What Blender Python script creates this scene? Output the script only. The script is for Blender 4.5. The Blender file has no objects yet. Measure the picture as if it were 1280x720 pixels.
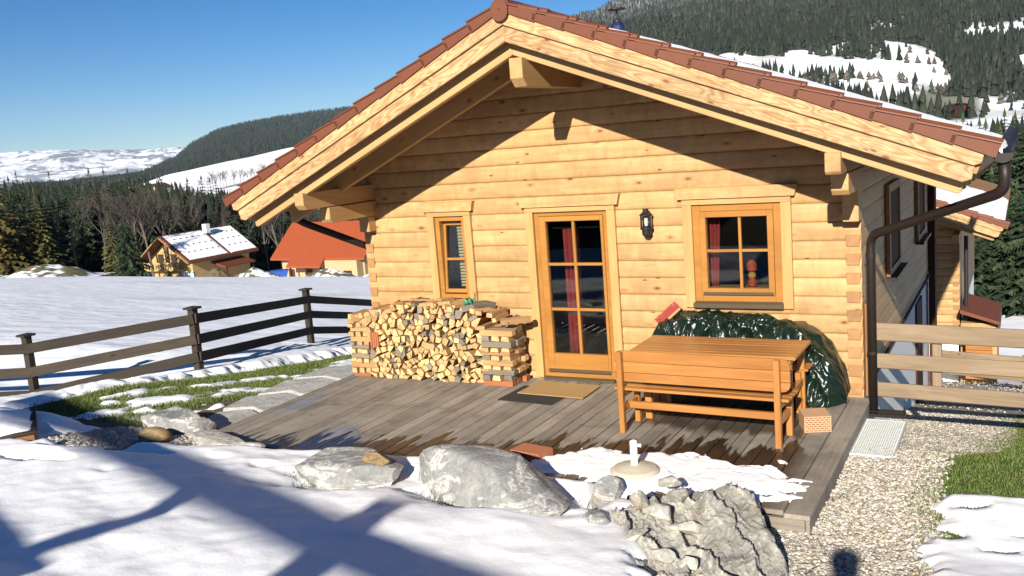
import bpy, bmesh, math, random
import numpy as np
from mathutils import Vector, Matrix

R_ = math.radians
random.seed(7)
SC = bpy.context.scene
COL = SC.collection

# ------------------------------------------------------------------ camera, sky, sun, exposure
cam_d = bpy.data.cameras.new('camera')
cam = bpy.data.objects.new('camera', cam_d)
COL.objects.link(cam)
cam_d.sensor_width = 36.0
cam_d.lens = 1170.56 * 36.0 / 1280.0
cam_d.clip_start = 0.05
cam_d.clip_end = 30000
CAM = Vector((0.9772, -10.190, 2.9983))
c_right = Vector((0.87722389, 0.47375489, -0.07768242))
c_down = Vector((0.00731101, -0.17497505, -0.98454572))
c_fwd = Vector((-0.48002583, 0.86309909, -0.15695592))
cm = Matrix.Identity(4)
for i in range(3):
    cm[i][0] = c_right[i]; cm[i][1] = -c_down[i]; cm[i][2] = -c_fwd[i]; cm[i][3] = CAM[i]
cam.matrix_world = cm
SC.camera = cam

SUN_TO = Vector((0.17, -1.0, 0.43)).normalized()
SUN_EL = math.asin(SUN_TO.z)
SUN_AZ = math.atan2(SUN_TO.x, SUN_TO.y)
world = bpy.data.worlds.new('World')
SC.world = world
world.use_nodes = True
wn = world.node_tree
wn.nodes.clear()
w_out = wn.nodes.new('ShaderNodeOutputWorld')
w_bg = wn.nodes.new('ShaderNodeBackground')
w_sky = wn.nodes.new('ShaderNodeTexSky')
w_sky.sky_type = 'NISHITA'
w_sky.sun_disc = False
w_sky.sun_elevation = SUN_EL
w_sky.sun_rotation = SUN_AZ
w_sky.altitude = 2200
w_sky.air_density = 0.9
w_sky.dust_density = 0.0
w_sky.ozone_density = 3.5
w_bg.inputs[1].default_value = 0.05
w_hs = wn.nodes.new('ShaderNodeHueSaturation')
w_hs.inputs['Saturation'].default_value = 1.33
w_hs.inputs['Hue'].default_value = 0.503
wn.links.new(w_sky.outputs[0], w_hs.inputs['Color'])
wn.links.new(w_hs.outputs[0], w_bg.inputs[0])
wn.links.new(w_bg.outputs[0], w_out.inputs[0])

sun_d = bpy.data.lights.new('sun', 'SUN')
sun_d.energy = 5.0
sun_d.angle = R_(0.55)
sun_d.color = (1.0, 0.93, 0.82)
sun = bpy.data.objects.new('sun', sun_d)
COL.objects.link(sun)
sun.rotation_euler = SUN_TO.to_track_quat('Z', 'Y').to_euler()
sun.location = (5, -30, 20)

vs = SC.view_settings
vs.view_transform = 'Standard'
vs.look = 'None'
vs.exposure = 0.90
vs.gamma = 1.0
vs.use_curve_mapping = False
SC.cycles.max_bounces = 6
SC.cycles.transparent_max_bounces = 12

# ------------------------------------------------------------------ numpy noise
def _h(ix, iy, iz, s):
    n = (ix.astype(np.int64) * 374761393 + iy.astype(np.int64) * 668265263 + iz.astype(np.int64) * 1274126177 + s * 974711) & 0x7fffffff
    n = ((n ^ (n >> 13)) * 1103515245) & 0x7fffffff
    n = ((n ^ (n >> 16)) * 12345677) & 0x7fffffff
    return (n & 0xffff) / 65535.0

def vnoise(x, y, z=None, s=0):
    x = np.asarray(x, float); y = np.asarray(y, float)
    z = np.zeros_like(x) if z is None else np.asarray(z, float)
    ix = np.floor(x); iy = np.floor(y); iz = np.floor(z)
    fx = x - ix; fy = y - iy; fz = z - iz
    fx = fx * fx * (3 - 2 * fx); fy = fy * fy * (3 - 2 * fy); fz = fz * fz * (3 - 2 * fz)
    def L(a, b, t): return a + (b - a) * t
    c = [[[_h(ix + i, iy + j, iz + k, s) for k in (0, 1)] for j in (0, 1)] for i in (0, 1)]
    a = L(L(c[0][0][0], c[1][0][0], fx), L(c[0][1][0], c[1][1][0], fx), fy)
    b = L(L(c[0][0][1], c[1][0][1], fx), L(c[0][1][1], c[1][1][1], fx), fy)
    return L(a, b, fz)

def fbm(x, y, z=None, o=4, s=0, g=0.5):
    r = 0; a = 1; t = 0
    x = np.asarray(x, float); y = np.asarray(y, float)
    z = np.zeros_like(x) if z is None else np.asarray(z, float)
    for i in range(o):
        r = r + a * vnoise(x, y, z, s + i * 17); t += a; a *= g
        x = x * 2.03; y = y * 2.03; z = z * 2.03
    return r / t

def sstep(a, b, x):
    t = np.clip((np.asarray(x, float) - a) / (b - a), 0, 1)
    return t * t * (3 - 2 * t)

def interp(x, pts):
    xs, ys = zip(*pts)
    return np.interp(x, xs, ys)

# ------------------------------------------------------------------ node helpers
def new_mat(name):
    m = bpy.data.materials.new(name)
    m.use_nodes = True
    nt = m.node_tree
    nt.nodes.clear()
    out = nt.nodes.new('ShaderNodeOutputMaterial')
    b = nt.nodes.new('ShaderNodeBsdfPrincipled')
    nt.links.new(b.outputs[0], out.inputs[0])
    return m, nt, b, out

class N:
    """short node graph writer"""
    def __init__(self, nt): self.nt = nt
    def __call__(self, t, _out=0, **kw):
        n = self.nt.nodes.new('ShaderNode' + t)
        for k, v in kw.items():
            if k.startswith('i_'):
                key = k[2:]
                key = int(key) if key.isdigit() else key.replace('_', ' ')
                s = n.inputs[key]
                if isinstance(v, bpy.types.NodeSocket): self.nt.links.new(v, s)
                else: s.default_value = v
            else: setattr(n, k, v)
        return n
    def math(self, op, a, b=None, c=None, clamp=False):
        n = self.nt.nodes.new('ShaderNodeMath'); n.operation = op; n.use_clamp = clamp
        for i, v in enumerate((a, b, c)):
            if v is None: continue
            if isinstance(v, bpy.types.NodeSocket): self.nt.links.new(v, n.inputs[i])
            else: n.inputs[i].default_value = v
        return n.outputs[0]
    def vmath(self, op, a, b=None, scale=None):
        n = self.nt.nodes.new('ShaderNodeVectorMath'); n.operation = op
        for i, v in enumerate((a, b)):
            if v is None: continue
            if isinstance(v, bpy.types.NodeSocket): self.nt.links.new(v, n.inputs[i])
            else: n.inputs[i].default_value = v
        if scale is not None: n.inputs['Scale'].default_value = scale
        return n.outputs[0]
    def mix(self, f, a, b, mode='MIX'):
        n = self.nt.nodes.new('ShaderNodeMix'); n.data_type = 'RGBA'; n.blend_type = mode
        for key, v in ((0, f), (6, a), (7, b)):
            s = n.inputs[key]
            if isinstance(v, bpy.types.NodeSocket): self.nt.links.new(v, s)
            else: s.default_value = v if key == 0 else (tuple(v) + (1,) if len(v) == 3 else v)
        return n.outputs[2]
    def ramp(self, f, stops):
        n = self.nt.nodes.new('ShaderNodeValToRGB')
        self.nt.links.new(f, n.inputs[0])
        e = n.color_ramp.elements
        while len(e) < len(stops): e.new(0.5)
        for el, (p, c) in zip(e, stops):
            el.position = p
            el.color = tuple(c) + (1,) if hasattr(c, '__len__') else (c, c, c, 1)
        return n.outputs[0]
    def noise(self, vec, scale, detail=4, rough=0.55, dist=0.0):
        n = self.nt.nodes.new('ShaderNodeTexNoise')
        self.nt.links.new(vec, n.inputs['Vector'])
        n.inputs['Scale'].default_value = scale; n.inputs['Detail'].default_value = detail
        n.inputs['Roughness'].default_value = rough; n.inputs['Distortion'].default_value = dist
        return n.outputs[0]
    def bump(self, h, strength=0.3, dist=0.01, normal=None):
        n = self.nt.nodes.new('ShaderNodeBump')
        n.inputs['Strength'].default_value = strength; n.inputs['Distance'].default_value = dist
        self.nt.links.new(h, n.inputs['Height'])
        if normal is not None: self.nt.links.new(normal, n.inputs['Normal'])
        return n.outputs[0]

def hsv_jitter(g, col, amt):
    """brightness of the piece itself varies from piece to piece"""
    oi = g('ObjectInfo')
    f = g.math('MULTIPLY_ADD', oi.outputs['Random'], 2 * amt, 1 - amt)
    n = g('HueSaturation', i_Color=col)
    g.nt.links.new(f, n.inputs['Value'])
    return n.outputs[0]

def wood(name, light, dark, knot=None, rough=0.55, along=1.3, across=16.0, jitter=0.1, knots=0.5, rings=0.0, bump=0.25, spec=0.35, coat=0.0, checks=0.0, kscale=1.0):
    """grain along local X of the piece"""
    m, nt, b, out = new_mat(name)
    g = N(nt)
    tc = g('TexCoord')
    oi = g('ObjectInfo')
    off = g.math('MULTIPLY', oi.outputs['Random'], 37.0)
    comb = g('CombineXYZ', i_0=off, i_1=off, i_2=off).outputs[0]
    p = g.vmath('ADD', tc.outputs['Object'], comb)
    ps = g.vmath('MULTIPLY', p, (along, across, across))
    n1 = g.noise(ps, 1.0, 5, 0.6, 0.6)
    n0 = g.noise(g.vmath('MULTIPLY', p, (0.7, 2.5, 2.5)), 1.0, 2, 0.5)
    if rings > 0:
        rn = g.noise(g.vmath('MULTIPLY', p, (1.7, 11, 11)), 1.0, 1.5, .45, .3)
        fr = g.math('ABSOLUTE', g.math('MULTIPLY_ADD', g.math('FRACT', g.math('MULTIPLY', rn, 9.0)), 2.0, -1.0))
        n1 = g('Mix', data_type='FLOAT', i_0=rings, i_2=n1, i_3=fr).outputs[0]
    col = g.mix(g.ramp(n1, [(0.3, 0.0), (0.72, 1.0)]), light, dark)
    shade = g.ramp(n0, [(0.25, 0.82), (0.75, 1.12)])
    col = g.mix(1.0, col, shade, 'MULTIPLY')
    if knot is not None:
        v = g('TexVoronoi', feature='F1', i_Vector=g.vmath('MULTIPLY', p, (2.6, 5.6, 5.6)), i_Scale=kscale, i_Randomness=1.0)
        pick = g.math('GREATER_THAN', v.outputs['Color'], 1 - knots)
        d = g.ramp(v.outputs['Distance'], [(0.06, 1.0), (0.10, 0.45), (0.24, 0.0)])
        f = g.math('MULTIPLY', d, pick)
        halo = g.math('MULTIPLY', g.ramp(v.outputs['Distance'], [(0.12, 1.0), (0.42, 0.0)]), pick)
        col = g.mix(g.math('MULTIPLY', halo, .35), col, [min(1, c * 1.25) for c in light])
        col = g.mix(f, col, knot)
        if checks:
            v2 = g('TexVoronoi', feature='F1', i_Vector=g.vmath('MULTIPLY', g.vmath('ADD', p, (3.3, 1.7, 2.9)), (4.0, 11, 11)), i_Scale=1.0)
            f2 = g.math('MULTIPLY', g.ramp(v2.outputs['Distance'], [(0.07, 1.0), (0.16, 0.0)]), g.math('GREATER_THAN', v2.outputs['Color'], .72))
            col = g.mix(f2, col, knot)
            ck = g.noise(g.vmath('MULTIPLY', p, (.9, 55, 55)), 1.0, 3, .6, .3)
            col = g.mix(g.math('MULTIPLY', g.ramp(ck, [(.66, 0.), (.74, 1.)]), checks), col, knot)
            fig = g.noise(g.vmath('MULTIPLY', p, (5.5, 2.2, 2.2)), 1.0, 3, .6, 1.4)
            col = g.mix(1.0, col, g.ramp(fig, [(.3, .86), (.5, 1.), (.72, 1.16)]), 'MULTIPLY')
    col = hsv_jitter(g, col, jitter)
    nt.links.new(col, b.inputs['Base Color'])
    b.inputs['Roughness'].default_value = rough
    b.inputs['Specular IOR Level'].default_value = spec
    if coat: b.inputs['Coat Weight'].default_value = coat; b.inputs['Coat Roughness'].default_value = 0.25
    nt.links.new(g.bump(n1, bump, 0.004), b.inputs['Normal'])
    return m

def plain(name, col, rough=0.6, var=0.12, scale=6.0, metal=0.0, bump=0.0, bscale=40, spec=0.4, jitter=0.0):
    m, nt, b, out = new_mat(name)
    g = N(nt)
    tc = g('TexCoord')
    n1 = g.noise(tc.outputs['Object'], scale, 5, 0.6)
    c = g.mix(n1, [v * (1 - var) for v in col], [min(1, v * (1 + var)) for v in col])
    if jitter: c = hsv_jitter(g, c, jitter)
    nt.links.new(c, b.inputs['Base Color'])
    b.inputs['Roughness'].default_value = rough
    b.inputs['Metallic'].default_value = metal
    b.inputs['Specular IOR Level'].default_value = spec
    if bump:
        nt.links.new(g.bump(g.noise(tc.outputs['Object'], bscale, 4), bump, 0.01), b.inputs['Normal'])
    return m

def vcol_mat(name, rough=0.85, var=0.25, scale=30.0, bump=0.0, bscale=60, attr='col', spec=0.3, translucent=0.0):
    """own colour of each piece stored on the piece"""
    m, nt, b, out = new_mat(name)
    g = N(nt)
    a = g('Attribute', attribute_name=attr)
    tc = g('TexCoord')
    n1 = g.noise(tc.outputs['Object'], scale, 3)
    sh = g.ramp(n1, [(0.25, 1 - var), (0.75, 1 + var)])
    c = g.mix(1.0, a.outputs['Color'], sh, 'MULTIPLY')
    nt.links.new(c, b.inputs['Base Color'])
    b.inputs['Roughness'].default_value = rough
    b.inputs['Specular IOR Level'].default_value = spec
    if bump: nt.links.new(g.bump(g.noise(tc.outputs['Object'], bscale, 4), bump, 0.01), b.inputs['Normal'])
    return m

M = {}
M['log'] = wood('log_wood', (.465, .298, .133), (.37, .210, .078), (.15, .055, .016), jitter=.09, knots=.62, across=13, checks=.35)
M['log_end'] = wood('log_end_grain', (.36, .20, .085), (.28, .14, .055), None, jitter=.1, along=9, across=9)
M['casing'] = wood('casing_wood', (.465, .29, .115), (.395, .22, .075), (.21, .09, .03), jitter=.06, knots=.2)
M['frame'] = wood('window_frame_wood', (.36, .168, .038), (.30, .130, .025), None, jitter=.03, rough=.38, coat=.3, bump=.08)
M['barge'] = wood('bargeboard_wood', (.49, .33, .165), (.30, .155, .060), (.18, .075, .028), jitter=.07, knots=.5, rings=.4, checks=.3, along=.8)
M['rafter'] = wood('rafter_wood', (.45, .285, .125), (.37, .21, .08), (.19, .08, .025), jitter=.07, knots=.3)
M['soffit'] = wood('soffit_wood', (.33, .18, .07), (.27, .13, .045), (.16, .07, .025), jitter=.12, knots=.4)
M['bench'] = wood('bench_wood', (.41, .187, .052), (.315, .120, .027), (.16, .05, .012), jitter=.1, knots=.25, rough=.4, coat=.25)
M['fence_dark'] = wood('weathered_fence_wood', (.042, .030, .020), (.022, .016, .011), (.012, .008, .006), jitter=.25, knots=.2, rough=.8)
M['fence_pale'] = wood('raw_fence_wood', (.27, .205, .135), (.18, .125, .075), (.13, .06, .025), jitter=.1, knots=.5, rough=.75)
M['planter'] = wood('planter_wood', (.30, .14, .05), (.22, .09, .03), (.1, .04, .02), jitter=.15, knots=.3)
M['split_end'] = wood('split_log_end', (.58, .40, .19), (.38, .22, .085), None, jitter=.34, along=10, across=10, rough=.8)
M['split_side'] = wood('split_log_side', (.42, .25, .105), (.26, .14, .06), None, jitter=.28, along=2, across=25, rough=.85)
M['grey_log'] = wood('greyed_log', (.22, .185, .14), (.15, .12, .09), None, jitter=.2, along=2, across=25, rough=.9)
M['red_plank'] = wood('reddish_kindling', (.36, .13, .05), (.24, .08, .03), None, jitter=.15)
M['darkmetal'] = plain('dark_brown_sheet_metal', (.017, .0115, .0095), .5, .2, 8, spec=.35)
M['black'] = plain('black_iron', (.012, .012, .013), .45, .2, 8)
M['tile'] = plain('red_clay_tile', (.135, .040, .016), .55, .14, 14, bump=.12, bscale=90, jitter=.08)
M['tile_roof'] = plain('red_roof', (.14, .040, .018), .6, .14, 3)
M['tile_orange'] = plain('orange_roof', (.27, .058, .018), .6, .1, 1.0)
M['plaster'] = plain('white_plaster', (.74, .74, .73), .85, .06, 3, bump=.1)
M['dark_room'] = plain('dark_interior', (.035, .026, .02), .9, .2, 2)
M['curtain'] = plain('red_curtain', (.42, .055, .05), .9, .15, 20)
M['blind'] = plain('pale_blind', (.78, .62, .36), .6, .05)
M['mat_tan'] = plain('coir_mat', (.36, .225, .085), .95, .25, 120, bump=.6, bscale=300)
M['mat_black'] = plain('rubber_mat', (.022, .022, .024), .8, .3, 60, bump=.5, bscale=200)
M['brick_red'] = plain('terracotta', (.36, .135, .065), .85, .15, 30)
M['brick_tan'] = plain('tan_terracotta', (.52, .31, .17), .85, .12, 30)
M['concrete'] = plain('beige_concrete', (.47, .42, .32), .8, .14, 14, bump=.2, bscale=80)
M['white_plastic'] = plain('white_plastic', (.82, .82, .82), .35, .02)
M['galv'] = plain('galvanised_grate', (.50, .53, .52), .5, .12, 20, metal=.2)
M['bristle'] = plain('red_bristle', (.33, .055, .045), .7, .2, 60)
M['brown_wood'] = plain('brown_stained_wood', (.060, .022, .012), .75, .2, 12, spec=.15)
M['sill'] = plain('bronze_sill', (.075, .058, .035), .4, .1)
M['blue'] = plain('blue_paint', (.02, .085, .34), .5, .1)
M['navy'] = plain('dark_blue_metal', (.008, .016, .06), .5, .1)
M['skin'] = plain('skin', (.45, .27, .2), .6, .1)
M['coat'] = plain('dark_jacket', (.02, .025, .04), .8, .2)
M['orange_orn'] = plain('orange_ornament', (.55, .09, .03), .5, .3, 30)
M['yellow_orn'] = plain('yellow_ornament', (.6, .33, .06), .5, .2, 30)
M['green_scrap'] = plain('green_plastic_scrap', (.06, .22, .13), .4, .2, 20)

def deck_material():
    m, nt, b, out = new_mat('weathered_deck_wood')
    g = N(nt)
    tc = g('TexCoord'); oi = g('ObjectInfo'); geo = g('NewGeometry')
    off = g.math('MULTIPLY', oi.outputs['Random'], 37.0)
    comb = g('CombineXYZ', i_0=off, i_1=off, i_2=off).outputs[0]
    p = g.vmath('ADD', tc.outputs['Object'], comb)
    n1 = g.noise(g.vmath('MULTIPLY', p, (1.5, 40, 40)), 1, 5, .65, .5)
    n2 = g.noise(g.vmath('MULTIPLY', p, (1.2, 4, 4)), 1, 3, .6)
    col = g.mix(g.ramp(n1, [(.3, 0.), (.75, 1.)]), (.30, .262, .208), (.17, .140, .108))
    col = g.mix(g.ramp(n2, [(.35, 0.), (.75, .6)]), col, (.20, .185, .165))
    blot = g.noise(geo.outputs['Position'], 2.2, 5, .65, .8)
    col = g.mix(1.0, col, g.ramp(blot, [(.28, .62), (.5, 1.), (.72, 1.18)]), 'MULTIPLY')
    col = hsv_jitter(g, col, .2)
    # melt water soaking in from the snow lying along the front edge
    sep = g('SeparateXYZ', i_0=geo.outputs['Position'])
    px, py = sep.outputs[0], sep.outputs[1]
    wn_ = g.noise(g.vmath('ADD', g.vmath('MULTIPLY', geo.outputs['Position'], (7.0, 1.1, 1)), comb), 1, 4, .6)
    # soak line : soaking length grows to the right
    edge = g.math('MULTIPLY_ADD', g('MapRange', i_0=px, i_1=-7.0, i_2=-1.0, i_3=0.0, i_4=1.0).outputs[0], 1.30, -2.98)
    wet_shade = g.math('SUBTRACT', edge, py)                       # >0 in front of the line
    wet_shade = g.math('ADD', wet_shade, g.math('MULTIPLY_ADD', wn_, 1.9, -1.05))
    wet_shade = g.ramp(g.math('MULTIPLY_ADD', wet_shade, 2.2, .5), [(.42, 0.), (.62, 1.)])
    # shade of the bench painted into the boards as a darker strip
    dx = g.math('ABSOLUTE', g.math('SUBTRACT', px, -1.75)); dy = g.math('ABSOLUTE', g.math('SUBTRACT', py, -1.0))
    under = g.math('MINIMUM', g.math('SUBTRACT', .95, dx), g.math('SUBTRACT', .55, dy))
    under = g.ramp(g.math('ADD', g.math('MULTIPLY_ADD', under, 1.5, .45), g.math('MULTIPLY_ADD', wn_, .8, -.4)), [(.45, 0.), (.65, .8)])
    wet_shade = g.math('MAXIMUM', wet_shade, under)  # melt water and the painted bench shade share one mask
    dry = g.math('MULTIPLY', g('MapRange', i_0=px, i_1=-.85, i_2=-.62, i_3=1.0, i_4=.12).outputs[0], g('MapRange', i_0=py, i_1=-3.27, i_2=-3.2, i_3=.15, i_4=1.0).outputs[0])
    wet_shade = g.math('MULTIPLY', wet_shade, dry)
    col = g.mix(wet_shade, col, g.mix(1.0, col, (.16, .115, .085), 'MULTIPLY'))
    nt.links.new(col, b.inputs['Base Color'])
    # puddle films that mirror the sky
    def blob(x, y, rx, ry):
        a = g.math('DIVIDE', g.math('SUBTRACT', px, x), rx); c = g.math('DIVIDE', g.math('SUBTRACT', py, y), ry)
        return g.math('SUBTRACT', 1.0, g.math('SQRT', g.math('ADD', g.math('MULTIPLY', a, a), g.math('MULTIPLY', c, c))))
    pd = g.math('MAXIMUM', blob(-5.45, -2.72, .36, .55), blob(-6.78, -1.75, .12, .5))
    pd = g.ramp(g.math('ADD', pd, g.math('MULTIPLY_ADD', wn_, .8, -.4)), [(.1, 0.), (.2, 1.)])
    rr = g.math('MULTIPLY_ADD', wet_shade, -.38, .78)
    rr = g('Mix', data_type='FLOAT', i_0=pd, i_2=rr, i_3=.06).outputs[0]
    nt.links.new(rr, b.inputs['Roughness'])
    nt.links.new(g.bump(n1, .35, .006), b.inputs['Normal'])
    return m
M['deck'] = deck_material()

def snow_material(name, bump=.3, fine=9, tint=(.925, .93, .94), patch=None):
    m, nt, b, out = new_mat(name)
    g = N(nt)
    geo = g('NewGeometry')
    P = geo.outputs['Position']
    h = g.math('ADD', g.math('ADD', g.noise(P, fine, 4, .6), g.math('MULTIPLY', g.noise(P, fine * 3.4, 3, .7), .4)), g.math('MULTIPLY', g.noise(P, fine * 11, 3, .7), .35))
    c = g.mix(g.ramp(g.noise(P, 1.5, 3), [(.3, 0.), (.7, 1.)]), tint, [v * .965 for v in tint])
    nt.links.new(c, b.inputs['Base Color'])
    b.inputs['Roughness'].default_value = .55
    b.inputs['Specular IOR Level'].default_value = .3
    b.inputs['Subsurface Weight'].default_value = 0.0
    nt.links.new(g.bump(h, bump, .02), b.inputs['Normal'])
    return m
M['snow'] = snow_material('snow')
M['snow_roof'] = snow_material('roof_snow', .3, 12)

def rock_material(name, c0=(.185, .19, .185), c1=(.325, .325, .31), vein=(.68, .66, .60), moss=.25, vscale=2.6, stretch=(1, 1, 2.2)):
    m, nt, b, out = new_mat(name)
    g = N(nt)
    tc = g('TexCoord'); oi = g('ObjectInfo'); geo = g('NewGeometry')
    off = g.math('MULTIPLY', oi.outputs['Random'], 19.0)
    p = g.vmath('ADD', tc.outputs['Object'], g('CombineXYZ', i_0=off, i_1=off, i_2=off).outputs[0])
    n1 = g.noise(p, 5, 8, .65, .4)
    n2 = g.noise(g.vmath('MULTIPLY', p, stretch), vscale, 6, .62, 1.6)
    n3 = g.noise(p, 28, 5, .7)
    col = g.mix(g.ramp(n1, [(.3, 0.), (.7, 1.)]), c0, c1)
    v = g.ramp(n2, [(.5, 0.), (.56, .9), (.60, .25), (.66, .95), (.72, .1)])
    col = g.mix(g.math('MULTIPLY', v, g.ramp(n3, [(.35, .35), (.6, 1.)])), col, vein)
    col = g.mix(g.ramp(g.noise(p, 3.1, 4), [(.58, 0.), (.7, .55)]), col, (.30, .235, .15))
    col = g.mix(1.0, col, g.ramp(n3, [(.3, .72), (.7, 1.15)]), 'MULTIPLY')
    if moss:
        nz = g('SeparateXYZ', i_0=tc.outputs['Generated']).outputs[2]
        f = g.math('MULTIPLY', g.ramp(nz, [(.06, 1.), (.30, 0.)]), g.ramp(g.noise(p, 9, 4), [(.45, 0.), (.6, 1.)]))
        col = g.mix(g.math('MULTIPLY', f, moss * 3, clamp=True), col, (.055, .075, .018))
    nt.links.new(col, b.inputs['Base Color'])
    b.inputs['Roughness'].default_value = .8
    hh = g.math('ADD', g.math('MULTIPLY', n1, .9), g.math('ADD', g.math('MULTIPLY', n3, .4), g.math('MULTIPLY', n2, .6)))
    nt.links.new(g.bump(hh, .8, .03), b.inputs['Normal'])
    return m
M['rock'] = rock_material('grey_veined_rock')
M['slate'] = rock_material('layered_schist', (.24, .23, .205), (.40, .38, .33), (.60, .57, .49), .1, 1.5, (.9, 5.0, 5.0))
M['flag'] = rock_material('flagstone', (.33, .33, .31), (.42, .415, .385), (.5, .49, .45), 0, 3)
M['brown_stone'] = rock_material('brown_stone', (.16, .10, .04), (.26, .18, .08), (.3, .22, .12), .1)
M['pale_stone'] = rock_material('pale_stone', (.36, .35, .31), (.50, .48, .41), (.6, .57, .48), 0)

def glass_material():
    m = bpy.data.materials.new('window_glass'); m.use_nodes = True
    nt = m.node_tree; nt.nodes.clear(); g = N(nt)
    out = g('OutputMaterial'); fr = g('Fresnel', i_0=1.52)
    tr = g('BsdfTransparent', i_0=(.72, .75, .74, 1)); gl = g('BsdfGlossy', i_1=.01)
    f = g.math('MULTIPLY', fr.outputs[0], 1.3, clamp=True)
    mx = g('MixShader', i_0=f, i_1=tr.outputs[0], i_2=gl.outputs[0])
    nt.links.new(mx.outputs[0], out.inputs[0])
    return m
M['glass'] = glass_material()

def tarp_material():
    m, nt, b, out = new_mat('dark_green_tarpaulin')
    g = N(nt); tc = g('TexCoord'); P = tc.outputs['Object']
    b.inputs['Base Color'].default_value = (.0035, .0125, .007, 1)
    b.inputs['Roughness'].default_value = .3
    b.inputs['Specular IOR Level'].default_value = .6
    n = g.noise(P, 22, 3, .5, .8)
    nt.links.new(g.bump(n, .5, .012), b.inputs['Normal'])
    return m
M['tarp'] = tarp_material()
M['pebble'] = vcol_mat('pebbles', .75, .2, 60, .2)
M['foliage'] = vcol_mat('needles', .8, .3, 2.0)
M['grass'] = vcol_mat('grass_blades', .7, .1, 5.0)
M['ground'] = vcol_mat('ground_cover', .95, .35, 9.0, .9, 25)
M['bark'] = plain('bark', (.085, .066, .05), .95, .35, 6)
M['bark_pale'] = plain('pale_bark', (.105, .09, .072), .95, .3, 6)
M['twig'] = plain('bare_twigs', (.066, .056, .046), .95, .3, 3)
M['forest'] = vcol_mat('forest_trees', .9, .15, .05)

# ------------------------------------------------------------------ object helpers
WM = {}
def link(o, parent=None, mw=None):
    COL.objects.link(o)
    mw = Matrix.Identity(4) if mw is None else mw
    o.matrix_basis = mw
    WM[o.name] = mw.copy()
    if parent is not None:
        o.parent = parent
        o.matrix_parent_inverse = WM[parent.name].inverted()
    return o

def tag(o, label=None, cat=None, group=None, kind=None):
    if label: o['label'] = label
    if cat: o['category'] = cat
    if group: o['group'] = group
    if kind: o['kind'] = kind
    return o

def thing(name, loc, label, cat, group=None, rz=0.0):
    o = bpy.data.objects.new(name, None)
    o.empty_display_size = .2
    link(o, None, Matrix.Translation(Vector(loc)) @ Matrix.Rotation(rz, 4, 'Z'))
    return tag(o, label, cat, group)

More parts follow.
